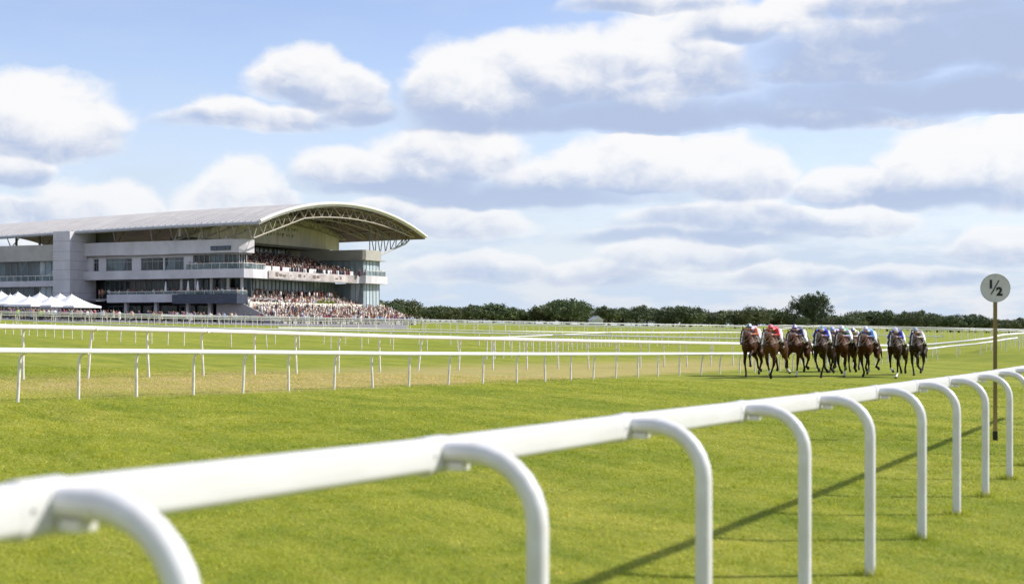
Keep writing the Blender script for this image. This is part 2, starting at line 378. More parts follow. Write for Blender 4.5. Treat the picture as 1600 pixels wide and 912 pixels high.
def glass_mat(name, c1, c2, scale):
    m = bpy.data.materials.new(name); m.use_nodes = True; nt = m.node_tree; b = NB(nt); p = nt.nodes['Principled BSDF']
    tc = b.n('ShaderNodeTexCoord'); mp = b.n('ShaderNodeMapping'); mp.inputs['Scale'].default_value = (1, 1, .35); nt.links.new(tc.outputs['Object'], mp.inputs[0])
    v = b.n('ShaderNodeTexVoronoi', voronoi_dimensions='3D'); v.inputs['Scale'].default_value = scale; nt.links.new(mp.outputs[0], v.inputs['Vector'])
    f = b.m('MULTIPLY', b.m('ADD', b.noise(mp.outputs[0], scale*.7, 3, .6), v.outputs['Color']), .5)
    c = b.mix(b.ss(f, .3, .7), c1, c2); nt.links.new(c, p.inputs['Base Color'])
    p.inputs['Roughness'].default_value = .08; p.inputs['Specular IOR Level'].default_value = .35
    return m
GLASS = glass_mat('teal_window_glass', (.010, .016, .018), (.12, .165, .19), .3)
GLASSP = glass_mat('pale_window_glass', (.22, .28, .31), (.50, .58, .62), .3)  # sunlight on the course-front glazing is put into this paler colour
GLASSD = glass_mat('dark_window_glass', (.008, .011, .012), (.05, .068, .07), .4)

bounce_apron()
# ------------------------------------------------------------------ grandstand
GC = (-46., 235.); GA = math.atan2(-.41, .91)
ex = Vector((math.cos(GA), math.sin(GA), 0)); ey = Vector((-math.sin(GA), math.cos(GA), 0))
GZ = 2.0
def gl(x, y): p = Vector((*GC, 0))+ex*x+ey*y; return p
def fx(px, y=0.):
    """x of the facade point (plane y) seen at this column"""
    k = (px-800)/F; o = Vector((*GC, 0))+ey*y
    return (k*o.y-o.x)/(ex.x-k*ex.y)
def fy(px, x=0.):
    k = (px-800)/F; o = Vector((*GC, 0))+ex*x
    return (k*o.y-o.x)/(ey.x-k*ey.y)
def hz(row, x, y): return (HOR-row)*gl(x, y).y/F+H-GZ
def grandstand():
    g = empty('grandstand', (*GC, GZ), GA, 'large pale concrete racecourse grandstand under a sweeping arched metal roof', 'grandstand')
    XE = -84.
    # ---- roof arch, read as a curve of (y, z) in the plane of its open end
    XR = 6.
    pts = [(405, 345.5), (436, 333), (472, 322.7), (502, 318.4), (530, 318.2), (556, 321.5), (592, 329.5), (628, 345), (665, 370)]
    P = []
    for px, row in pts:
        y = fy(px, XR); P.append((y, hz(row, XR, y)))
    yy = np.array([p[0] for p in P]); zz = np.array([p[1] for p in P]); co = np.polyfit(yy, zz, 4)
    Y = np.linspace(yy[0], yy[-1], 33); Z = np.polyval(co, Y); arch = lambda y: float(np.polyval(co, y))
    th = .5; zo = lambda x: -1.35*(max(0., XR-x)/66.)**1.6
    m = MB(); n = len(Y); XSEG = np.linspace(XE, XR, 19)
    for x0, x1 in zip(XSEG[:-1], XSEG[1:]):
        top = [(x0, y, z+zo(x0)) for y, z in zip(Y, Z)]+[(x1, y, z+zo(x1)) for y, z in zip(Y, Z)]
        bot = [(x, y, z-th) for x, y, z in top]
        m.add(top, [(i, i+1, n+i+1, n+i) for i in range(n-1)], 0, True)
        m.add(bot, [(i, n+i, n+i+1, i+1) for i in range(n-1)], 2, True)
        for k, o in ((0, 0), (1, n)):
            if (k == 0 and x0 > XE+.1) or (k == 1 and x1 < XR-.1): continue
            m.add(top[o:o+n]+bot[o:o+n], [(i, i+1, n+i+1, n+i) for i in range(n-1)], 1)
        for i in (0, n-1): m.add([top[i], top[n+i], bot[n+i], bot[i]], [(0, 1, 2, 3)], 1)
    x = XE+1                                               # standing seams, and battens on the soffit
    while x < XR-.3:
        d = zo(x)
        for i in range(0, n-1):
            m.add([(x, Y[i], Z[i]+d-.03), (x+.13, Y[i], Z[i]+d-.03), (x+.13, Y[i+1], Z[i+1]+d-.03), (x, Y[i+1], Z[i+1]+d-.03),
                   (x, Y[i], Z[i]+d+.17), (x+.13, Y[i], Z[i]+d+.17), (x+.13, Y[i+1], Z[i+1]+d+.17), (x, Y[i+1], Z[i+1]+d+.17)],
                  [(4, 5, 6, 7), (0, 3, 7, 4), (1, 5, 6, 2), (0, 4, 5, 1), (3, 2, 6, 7)], 0)
        x += 1.25
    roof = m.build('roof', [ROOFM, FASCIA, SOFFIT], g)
    fm = MB()                                              # the bright rolled edge of the open end
    fm.tube([(XR+.12, y, z+.02) for y, z in zip(Y, Z)], .30, 8); fm.build('roof_edge', FASCIA, roof)
    gm = MB(); gm.tube([(x, Y[0]-.12, Z[0]-.28+zo(x)) for x in list(XSEG[:-1])+[XR-.2]], .26, 8); gm.build('gutter', mat('gutter_grey', (.36, .37, .39), .5), roof)
    for k in range(5, n-2, 4):                            # purlins run the length of the roof under the soffit
        pm = MB(); pm.tube([(x, Y[k], Z[k]-th-.13+zo(x)) for x in list(XSEG[10:-1])+[XR-.25]], .13, 6); pm.build('purlin', STEEL, roof)
    # ---- trusses under the arch
    def truss(x, y0, y1, depth, nweb, r):
        t = MB(); bot = []; arch = lambda y: float(np.polyval(co, y))+zo(x)
        for i in range(41):
            q = i/40; y = y0+(y1-y0)*q
            d = depth*(math.sin(math.pi*min(1, q*.94+.06))**.55)+.35
            if q < .3: d = max(d, (arch(y)-th-(13.9+(arch(y0+(y1-y0)*.3)-th-depth-13.9)*(q/.3)**1.0)))
            bot.append(Vector((x, y, arch(y)-th-d)))
        t.tube(bot, r, 8)
        t.tube([(x, y0+(y1-y0)*i/40, arch(y0+(y1-y0)*i/40)-th-.14) for i in range(41)], r*.8, 6)
        for i in range(nweb):
            a = int(40*i/nweb); c = int(40*(i+.5)/nweb); e = int(40*(i+1)/nweb)
            tp = Vector((x, bot[c].y, arch(bot[c].y)-th-.1))
            if bot[a].z < arch(bot[a].y)-th-.3: t.tube([bot[a], tp], r*.6, 6)
            t.tube([tp, bot[e]], r*.6, 6)
        return t
    for x in (4.6, -1.0, -6.5, -11.4):
        truss(x, Y[0]+.4, Y[-1]-2.2, 1.55, 18, .125).build('roof_truss', STEEL, roof)
    for k, x in enumerate(np.arange(-18, -80, -8.)):        # brackets along the eave above the long facade
        q = MB(); q.tube([(x, .8, 13.6), (x+1.2, Y[0]+.8, arch(Y[0]+.8)-th-.1+zo(x))], .09, 6); q.tube([(x, .8, 13.6), (x, 4.4, arch(4.4)-th-.1+zo(x))], .09, 6)
        q.build('eave_strut', STEEL, roof)
    for k, x in enumerate(np.arange(2.2, -17, -3.2)):
        q = MB(); q.tube([(x, 1.2, 13.9), (x+.9, Y[0]+1., arch(Y[0]+1.)-th-.1)], .12, 6); q.tube([(x, 1.2, 13.9), (x-1.6, 2.2, arch(2.2)-th-.1)], .12, 6)
        q.build('eave_strut', STEEL, roof)
    tip = Y[-1]                                            # the raking truss that carries the far tip
    q = MB(); xa = 3.2
    A_ = Vector((xa, tip-1.2, arch(tip-1.2)-th-.2)); B_ = Vector((.6, 43.2, 12.35))
    A2 = Vector((xa, tip-3.2, arch(tip-1.2)-th-1.35))
    q.tube([A_, A2], .15, 6); q.tube([A2, B_], .2, 8)
    for i in range(7):
        u0, u1 = i/7, (i+1)/7; p0 = A2.lerp(B_, u0); p1 = A2.lerp(B_, u1); pm = A2.lerp(B_, (u0+u1)/2)
        tp = Vector((pm.x-2.6*u0-1, min(tip-.8, pm.y+4.5), 0)); tp.z = arch(tp.y)-th-.1
        q.tube([p0, tp], .10, 6); q.tube([tp, p1], .10, 6)
    q.build('tip_truss', mat('lightened_steel', (.50, .50, .51), .55), roof)  # steel colour lightened because the tip truss came out dark
    # ---- gable wall, set well back below the arch
    XG = -12.
    ye = 52.5; Yg = np.linspace(.6, ye, 30); base = 14.75
    m = MB(); vs = []
    for xq in (XG, XG-.4): vs += [(xq, y, base) for y in Yg]+[(xq, y, max(base+.05, arch(y)-th-.01+zo(XG))) for y in Yg]
    k = len(Yg); fs = []
    for o in (0, 2*k): fs += [(o+i, o+i+1, o+k+i+1, o+k+i) for i in range(k-1)]
    fs += [(i, i+1, 2*k+i+1, 2*k+i) for i in range(k-1)]+[(0, k, 3*k, 2*k), (k-1, 2*k-1, 4*k-1, 3*k-1)]
    m.add(vs, fs); gw = m.build('gable_wall', CONC2, g)
    rr = random.Random(3); INK = mat('weathered_black', (.13, .12, .10), .9, .4, 3.)      # what is left of old lettering, and panel joints
    for rw, (ya, yb) in ((17.9, (26, 37)), (16.7, (24.5, 36))):
        y = ya
        while y < yb:
            w = rr.uniform(.18, .75); h = rr.uniform(.2, .75); st = MB(); q = rr.uniform(-.1, .1)
            st.add([(XG+.003, y, rw-h/2), (XG+.003, y+w*.4, rw-h/2), (XG+.003, y+w*.5, rw), (XG+.003, y+w, rw+.2+q), (XG+.003, y+w, rw+.34+q), (XG+.003, y, rw+h/2)], [(0, 1, 2, 3, 4, 5)])
            st.build('worn_letter', INK, gw); y += w+rr.uniform(.15, .7)
    for y in (14, 22, 30, 38.2, 45.6): jt = MB(); jt.box(XG+.002, XG+.012, y, y+.07, base, arch(y)-th-.6); jt.build('panel_joint', mat('joint_dark', (.20, .18, .155), .9), gw)
    # ---- long facade: parapet, slabs, walls behind
    L3 = [(-36, 0), (-6.5, 0), (-3.5, -.25), (-1., -.25), (.3, .2), (1.0, 1.4), (1.2, 3.4)]
    L2 = [(-36, -.15), (-10., -.15), (-6., -1.2), (-1., -1.4), (1.6, -.2), (2.2, 1.6), (1.9, 6), (1.2, 14), (.9, 24), (1.1, 34), (2.2, 36.6), (3.2, 37.2), (3.6, 38.6), (3.4, 45.2), (1., 46.4), (-6, 46.4)]
    L1 = [(-27, -.4), (-13, -.4), (-11, -1.9), (-1.2, -2.3), (.9, -1.2), (1.5, 1.)]
    pm = MB(); pm.band(L3, .5, 11.75, 14.0); par = pm.build('parapet', CONC, g)
    sg = MB(); xs0, xs1 = fx(323, -.3), fx(359, -.3)
    sg.box(-5.0, -.95, -.42, -.30, 12.15, 12.85)
    for i in range(13):
        w = .14+.1*((i*7) % 3); sg.box(-4.85+i*.3, -4.85+i*.3+w, -.45, -.425, 12.3, 12.7 if i % 4 else 12.6, 1)
    sg.build('name_sign', [NAVY, mat('sign_grey', (.12, .14, .18), .5)], par)
    sm = MB(); sm.band(L2, 1.2, 7.5, 9.0); sl2 = sm.build('balcony', CONC, g)
    fl = MB(); fl.prism([(-36, .9), (-8, .9), (-4, -.2), (-.6, -.3), (.8, .8), (.9, 8), (0, 14), (-.4, 30), (.2, 36), (2.2, 39), (2.2, 45), (-36, 45)], 8.3, 8.7); fl.build('upper_floor', GREY, g)
    bn = MB(); bn.band([(2.08, 6.4), (1.28, 14), (.98, 24), (1.18, 34), (1.95, 36.0)], .06, 7.62, 8.92)
    ink = random.Random(8); yq = 8.
    while yq < 33:
        xq = float(np.interp(yq, [6.4, 14, 24, 34], [2.08, 1.28, .98, 1.18])); w = ink.uniform(.25, 1.1)
        if ink.random() < .5: bn.box(xq-.01, xq+.05, yq, yq+w, 8.0+ink.uniform(0, .2), 8.35+ink.uniform(0, .3), 1)
        yq += w+ink.uniform(.2, 1.6)
    bn.build('advertising_band', [mat('weathered_pink_band', (.44, .39, .375), .8, .3, .6, detail=6), mat('band_marks', (.16, .13, .12), .8, .3, 2.)], sl2)
    bl = MB()
    def balustrade(path, z0, z1, mbx, step=1.4):
        mbx.band(path, .04, z0+.03, z1-.05, 0)
        P = [Vector((*p, 0)) for p in path]
        for a, c in zip(P[:-1], P[1:]):
            mbx.tube([(a.x, a.y, z1), (c.x, c.y, z1)], .06, 6, 1)
            k = max(1, int((c-a).length/step))
            for i in range(k+1):
                p = a.lerp(c, i/k); mbx.tube([(p.x, p.y, z0), (p.x, p.y, z1)], .04, 5, 1)
    CLEAR = glass_mat('balustrade_glass', (.10, .15, .16), (.22, .29, .30), .6); nt = CLEAR.node_tree; tr = nt.nodes.new('ShaderNodeBsdfTransparent'); mx = nt.nodes.new('ShaderNodeMixShader'); mx.inputs[0].default_value = .55
    nt.links.new(nt.nodes['Principled BSDF'].outputs[0], mx.inputs[1]); nt.links.new(tr.outputs[0], mx.inputs[2]); nt.links.new(mx.outputs[0], nt.nodes['Material Output'].inputs[0])
    balustrade([(-10.5, .15), (-6., -.95), (-1., -1.15), (1.4, 0), (1.95, 1.6), (1.65, 6)], 9.0, 9.95, bl); bl.build('balustrade', [CLEAR, WHITEP], g)
    bl = MB(); balustrade([(3.0, 37.6), (3.3, 38.8), (3.1, 44.9), (1, 46.1), (-4, 46.1)], 9.0, 9.95, bl); bl.build('balustrade', [CLEAR, WHITEP], g)
    lm = MB(); lm.band(L1[:3], .8, 3.5, 4.9, 0); lm.band([(-13+.01, -.42), (-11, -1.92), (-1.2, -2.32), (.9, -1.2), (1.5, 1.)], .5, 3.2, 4.75, 1)
    lm.build('balcony', [CONC, NAVY], g)
    lf = MB(); lf.prism([(-32, .4), (-13, .4), (-11, -1.4), (-1.3, -1.75), (.4, -1), (.9, 1), (.9, 10), (-32, 10)], 3.9, 4.2); lf.build('lower_floor', GREY, g)
    bl = MB(); balustrade([(-26.5, -.2), (-13, -.2), (-11, -1.7), (-1.2, -2.1), (.8, -1), (1.35, 1.)], 4.78, 5.35, bl, 1.8); bl.build('balustrade', [CLEAR, WHITEP], g)
    # upper storey wall with its windows
    wm = MB(); yw = .9
    cuts = [(146, 154), (165.5, 206), (220, 255), (257, 287)]
    z0, z1 = 9.0, 11.75; zb, zt = 9.0, 11.25
    edges = [-36.]+[fx(p, yw) for c in cuts for p in c]+[-9.6]
    for i in range(0, len(edges), 2): wm.box(edges[i], edges[i+1], yw, yw+.4, z0, z1)
    for a, c in cuts: wm.box(fx(a, yw), fx(c, yw), yw+.002, yw+.398, zt, z1-.001)
    wm.build('wall', CONC, g)
    def window(x0, x1, y, z0, z1, n, parent, gm, rail=None, nm='window'):
        q = MB(); f = MB()
        q.box(x0, x1, y, y+.04, z0, z1); w = q.build(nm, gm, parent)
        for i in range(n+1):
            x = x0+(x1-x0)*i/n; f.box(x-.05, x+.05, y-.06, y-.003, z0, z1)
        for z in (z0, z1) if rail is None else (z0, z1, rail): f.box(x0+.051, x1-.051, y-.055, y-.004, z-.06, z+.06)
        f.build('frame', FRAME, w); return w
    for (a, c), n in zip(cuts, (2, 5, 4, 4)): window(fx(a, yw)+.06, fx(c, yw)-.06, yw+.25, zb+.07, zt-.07, n, g, GLASS if n > 2 else GLASSD, zb+1.6)
    # corner glazing on the upper balcony
    for (p0, p1), gm in zip((((-9.5, 1.2), (-6.2, 1.0)), ((-6.1, 1.0), (-3.2, .95)), ((-3.1, .95), (-.6, 1.1))), (GLASSD, GLASS, GLASSD)):
        q = MB(); q.band([p0, p1], .06, 9.0, 11.7); w = q.build('window', gm, g)
        f = MB()
        for i in range(4):
            x = p0[0]+(p1[0]-p0[0])*i/3; y = p0[1]+(p1[1]-p0[1])*i/3; f.box(x-.06, x+.06, y-.1, y-.01, 9.0, 11.7)
        f.build('frame', FRAME, w)
    q = MB(); q.box(-.5, -.42, 1.2, 3.4, 9.0, 11.7); w = q.build('window', GLASSD, g); f = MB()
    for y in (1.25, 1.95, 2.65, 3.35): f.box(-.417, -.30, y-.06, y+.06, 9.0, 11.7)
    f.build('frame', CONC, w)
    # lower storey: deep recess behind the people on the balcony
    for i in range(7):
        x0 = -31.2+i*4.5; window(x0, x0+4.3, 4.2, 4.2, 7.45, 4, g, GLASSD if i % 2 else GLASS)
    cm = []
    for x in (-12.2, -9.2, -6., -2.6, .2):
        q = MB(); q.tube([(x, 1.2, 4.2), (x, 1.2, 7.6)], .26, 10); q.build('column', CONC, g)
    for x in (-24, -17.5, -10.8, -6.2, -1.8, .6):
        q = MB(); q.box(x-.3, x+.3, .9, 1.5, -.6, 3.9); q.build('column', CONC, g)
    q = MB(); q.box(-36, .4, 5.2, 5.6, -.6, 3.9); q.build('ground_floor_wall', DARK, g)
    for i in range(8):
        x0 = -31+i*3.9; window(x0, x0+3.2, 4.9, -.1, 2.9, 3, g, GLASSD)
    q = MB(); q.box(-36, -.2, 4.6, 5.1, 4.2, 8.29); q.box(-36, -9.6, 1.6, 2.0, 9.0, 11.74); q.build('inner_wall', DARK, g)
    q = MB(); q.prism([(-36, .6), (.2, .6), (.6, 3.4), (-9, 3.4), (-9, 12), (-36, 12)], 11.45, 11.74); q.build('top_floor', GREY, g)
    q = MB(); q.box(-35.8, -29, 4., 4.3, 13.2, 16.0); q.build('roof_terrace_screen', GREY, g)
    # stair tower
    x1 = fx(132); x0 = x1-3.75
    q = MB(); q.box(x0, x1, -3.7, 3, 3.6, 15.95); q.box(x0+.0, x0+1.1, -3.69, 2.9, -.8, 3.6); tw = q.build('stair_tower', CONC, g)
    j = MB()
    for z in (5.2, 7.5, 9.2, 10.8, 12.4, 14.2):
        j.box(x1+.002, x1+.015, -3.68, 2.9, z, z+.06); j.box(x0+.02, x1, -3.715, -3.702, z, z+.06)
    j.build('panel_joint', mat('joint_grey', (.26, .26, .26), .8), tw)
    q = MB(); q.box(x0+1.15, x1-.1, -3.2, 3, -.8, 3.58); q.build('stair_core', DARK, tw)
    # the wing left of the tower
    xl = XE
    q = MB(); q.box(xl, x0-.01, -2.6, -2.1, 10.9, 13.75); q.box(xl, x0-.01, -2.0, 9, 11.6, 11.9); q.build('parapet', mat('wing_parapet', (.40, .385, .35), .8, .1, .4), g)
    q = MB(); q.box(xl, x0-.01, -2.6, -.8, 6.4, 7.4); q.build('balcony', CONC, g)
    for lv, (za, zc) in enumerate(((7.4, 10.9), (2.2, 6.4))):
        x = x0-.1
        while x > xl+6:
            window(x-5.2, x, -1.2+.1*lv, za, zc, 4, g, GLASS if int(x) % 3 else GLASSP); x -= 5.35
    bl = MB(); balustrade([(xl, -2.5), (x0-.2, -2.5)], 7.4, 8.3, bl, 1.6); bl.build('balustrade', [CLEAR, WHITEP], g)
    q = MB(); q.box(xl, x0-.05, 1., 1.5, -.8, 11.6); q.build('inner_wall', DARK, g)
    for x in (x0-3, x0-8.5, x0-14, x0-22, x0-30):
        q = MB(); q.tube([(x, 2.2, 11.9), (x, 2.2, arch(2.2)-th+zo(x))], .22, 8); q.build('roof_post', STEEL, g)
    # ---- course front below the arch: back glazing of the upper tier, its ceiling, lower glazing
    q = MB(); q.box(XG-4.4, XG+.6, 3.5, 48.0, 14.3, 14.74); q.box(XG-4.4, -2.2, 3.4, 3.8, 11.75, 14.3); q.build('tier_ceiling', mat('tier_ceiling_brown', (.16, .14, .11), .8), g)
    q = MB(); q.box(XG-3.5, XG-3.44, 4, 38, 9, 14.3)
    w = q.build('window', GLASSP, g); f = MB()
    for i in range(24):
        y = 4+34*i/23; f.box(XG-3.43, XG-3.3, y-.1, y+.1+.5*((i % 5) == 0), 9, 14.3)
    f.build('frame', NAVY, w)
    q = MB(); q.box(-4.3, -4.24, 1.6, 38, 4.6, 8.2); w = q.build('window', GLASSP, g); f = MB()
    for i in range(30): y = 1.6+36.4*i/29; f.box(-4.23, -4.1, y-.05, y+.05, 4.6, 8.2)
    f.build('frame', FRAME, w)
    q = MB(); q.box(XG-4.2, XG-3.8, 38.0, 52.4, 7.4, 14.29); q.build('inner_wall', GREY, g)
    # glass pavilion at the far end of the tiers
    q = MB(); q.prism([(-11.9, 37.8), (2.1, 37.8), (2.6, 38.3), (2.6, 44.2), (2., 45), (-11.9, 45)], 12.1, 13.95); q.box(-11.9, 3.0, 37.4, 45.4, 11.95, 12.095); pv = q.build('pavilion_roof', mat('pavilion_grey', (.36, .345, .31), .75, .08, .4), g)
    for (za, zc) in ((9.0, 11.95), (2.6, 7.5)):
        q = MB(); q.box(-11.8, 2.0, 38.0, 38.06, za, zc); q.box(2.0, 2.06, 38.06, 44.4, za, zc); q.box(-11.8, 2.0, 44.34, 44.4, za, zc)
        w = q.build('window', GLASSP, g); f = MB()
        for i in range(11): x = -11.8+13.7*i/10; f.box(x-.05, x+.05, 37.9, 37.997, za, zc)
        for i in range(6): y = 38.1+6.2*i/5; f.box(2.063, 2.15, y-.05, y+.05, za, zc)
        f.build('frame', FRAME, w)
    # ---- seating tiers
    m = MB()
    for i in range(14): m.box(-1.2-i, -.2-i, 2.4 if i > 2 else 3.2, 37.6, 8.72, 9.05+.26*i)
    m.build('upper_tier', GREY, g)
    q = MB(); q.band([(1.0, 6.3), (.45, 14), (.15, 24), (.3, 34), (.9, 36.4)], .14, 9.0, 9.75); q.build('tier_front_wall', mat('white_tier_wall', (.66, .64, .62), .7, .25, .9), g)
    m = MB(); NST = 16
    for i in range(NST): m.box(-4.05+i*.78, -4.05+(i+1)*.78-.002, .3+(.0 if i < 8 else .12*(i-7)), 47.6+.02*i, -.8, 4.7-i*.30)
    m.build('terrace', mat('terrace_concrete', (.42, .40, .37), .85, .15, .6), g)
    q = MB(); q.box(1.9, 2.05, .8, 46.5, 2.2, 3.5); q.build('terrace_wall', mat('cream_terrace_wall', (.70, .66, .56), .75, .2, .8), g)
    q = MB(); q.add([(1.5, -.1, -.8), (9.2, -.1, -.8), (9.2, -.1, -.3), (1.5, -.1, 3.1), (1.5, .25, -.8), (9.2, .25, -.8), (9.2, .25, -.3), (1.5, .25, 3.1)], [(0, 1, 2, 3), (4, 7, 6, 5), (3, 2, 6, 7), (0, 3, 7, 4), (1, 5, 6, 2)])
    q.box(-4, 1.495, -.1, .25, -.8, 3.15); q.build('terrace_side_wall', GREY, g)
    return g
g = grandstand()

# ------------------------------------------------------------------ white marquees on the lawn
TENT = mat('white_tent_cloth', (.78, .78, .80), .7, .04, 1.)
def tent(px, y, w, eave, peak, label):
    x = (px-800)/F*y; z0 = gz(x, y)
    t = empty('marquee', (x, y, z0), R(-24)+random.uniform(-.06, .06), label, 'marquee', 'white marquees on the lawn below the stand')
    m = MB(); n = 9; vs = []; h = w/2
    for k in range(n):                                     # four-sided cone that sags like stretched cloth
        q = k/(n-1); r = h*(1-q)**1.0; z = eave+(peak-eave)*(q**1.45)
        sq = [(-1, -1), (0, -.96+.02*q), (1, -1), (.96, 0), (1, 1), (0, .96), (-1, 1), (-.96, 0)]
        vs += [(a*r+.0, b_*r, z) for a, b_ in sq]
    fs = [(k*8+i, k*8+(i+1) % 8, (k+1)*8+(i+1) % 8, (k+1)*8+i) for k in range(n-1) for i in range(8)]
    m.add(vs, fs, 0, True); m.build('canopy', TENT, t)
    v = MB()
    for s_ in (-1, 1): v.box(-h, h, s_*h-.02, s_*h+.02, eave-.28, eave+.003); v.box(s_*h-.02, s_*h+.02, -h+.021, h-.021, eave-.28, eave+.003)
    v.build('valance', TENT, t)
    for a in (-1, 1):
        for b_ in (-1, 1): p = MB(); p.tube([(a*(h-.06), b_*(h-.06), -.2), (a*(h-.06), b_*(h-.06), eave)], .04, 6); p.build('pole', GALV, t)
    f = MB(); f.tube([(0, 0, peak-.1), (0, 0, peak+.12)], .03, 6); f.lathe([(0, .2), (.05, .15), (0, .1)], 8, (0, 0, peak)); f.build('finial', TENT, t)
    return t
tent_spots = [(-14, 219, 5.0, 2.35, 3.9), (16, 216, 5.2, 2.3, 3.8), (46, 213, 5.2, 2.25, 3.55), (80, 214, 5.2, 2.25, 3.6), (112, 216, 6.2, 2.2, 4.0),
              (2, 225, 4.6, 2.7, 4.35), (28, 226, 4.6, 2.7, 4.3), (62, 226, 4.8, 2.7, 4.25), (94, 227, 4.6, 2.7, 4.2)]
tent_words = ['first from the left edge of the front row, cut by the edge', 'second from the left in the front row', 'middle one of the front row, lowest peak',
              'second from the right in the front row', 'front row end nearest the concrete stair tower', 'leftmost of the back row', 'second from the left in the back row',
              'second from the right in the back row', 'right end of the back row under the stair tower']
for a, w_ in zip(tent_spots, tent_words): tent(*a, 'white peaked marquee, '+w_)
def far_hut():
    x, y = (931-800)/F*560, 560.; z = gz(x, y)
    t = empty('white_hut', (x, y, z), R(20), 'small white gabled hut at the foot of the far wood', 'hut')
    m = MB(); m.box(-2.3, 2.3, -2, 2, -1, 2.3); m.build('wall', TENT, t)
    r = MB(); r.add([(-2.6, -2.4, 2.2), (2.6, -2.4, 2.2), (2.6, 2.4, 2.2), (-2.6, 2.4, 2.2), (0, -2.4, 3.9), (0, 2.4, 3.9)], [(0, 4, 5, 3), (1, 2, 5, 4), (0, 1, 4), (2, 3, 5), (0, 3, 2, 1)]); r.build('roof', TENT, t)
far_hut()

# ------------------------------------------------------------------ running rails
def gooseneck(r, h, reach, rad, n=10, bend=7):
    """post: up, round a bend and along to the rail; local +x is the way to the rail"""
    pts = [(0, 0, -.12), (0, 0, h*.5), (0, 0, h-rad)]
    for i in range(1, bend+1):
        a = math.pi/2*i/bend; pts.append((rad-rad*math.cos(a), 0, h-rad+rad*math.sin(a)))
    pts.append((reach, 0, h)); return pts
def near_rail():
    g = empty('running_rail', (0, 0, 0), 0, 'thick white plastic running rail on gooseneck posts, nearest the viewer', 'rail', 'white running rails of the course')
    d = Vector((.436, .90, 0)).normalized(); nrm = Vector((-d.y, d.x, 0)); yaw = math.atan2(nrm.y, nrm.x)
    att = []
    for k, (x, y) in enumerate(NEAR):
        top = np.interp(y, [0, 3.1, 4.95, 6.75, 10.4, 17.5, 40], [1.43, 1.425, 1.39, 1.375, 1.335, 1.315, 1.30]); z = gz(x, y)
        a = Vector((x, y, 0))+nrm*.40; att.append(Vector((a.x, a.y, z+top-.062)))
        m = MB(); zt = top-.052
        m.tube(gooseneck(.04, zt, .375, .25), [.04]*10+[.037], 16); p = m.build('post', WHITEP2, g)
        p.location = (x, y, z); p.rotation_euler = (0, 0, yaw)
        br = MB(); br.box(.285, .345, -.030, .030, zt-.062, zt-.036); br.build('bracket', mat('white_bracket', (.66, .65, .62), .5, .1, 9.), p)
    # the rail itself: one length between every two posts, each sleeved over the next
    prof = []
    hw, hh, r = .034, .062, .026
    for cx, cz, a0 in ((hw-r, hh-r, 0), (-hw+r, hh-r, 90), (-hw+r, -hh+r, 180), (hw-r, -hh+r, 270)):
        for i in range(6): a = R(a0+i*18); prof.append((cx+r*math.cos(a), cz+r*math.sin(a)))
    n = len(prof)
    def sweep(m, p0, p1, s):
        vs = []
        for p in (p0, p1):
            for (a, c) in prof: q = p+nrm*(-a*s); vs.append((q.x, q.y, p.z+c*s))
        m.add(vs, [(i, (i+1) % n, n+(i+1) % n, n+i) for i in range(n)], 0, True); m.add(vs[:n], [tuple(range(n))]); m.add(vs[n:], [tuple(range(n))[::-1]])
    for i in range(len(att)-1):
        a, b_ = att[i], att[i+1]; m = MB(); sweep(m, a+d*(.03), b_+d*.015, 1.0); rl = m.build('rail', WHITE, g)
        m = MB(); sweep(m, b_-d*.12, b_+d*.028, 1.10); sl_ = m.build('sleeve', WHITE, rl)
        for q in (-.09, -.02):
            bo = MB(); c = b_+d*q-nrm*.0372; bo.tube([c+nrm*.002, c-nrm*.004], .006, 8); bo.build('bolt', GALV, sl_)
    return g
WHITEP2 = mat('white_gooseneck', (.64, .625, .60), .34, .0, 3.5, col2=(.765, .76, .775), spec=.5, detail=8, stretch=(2., 2., .8))
near_rail()

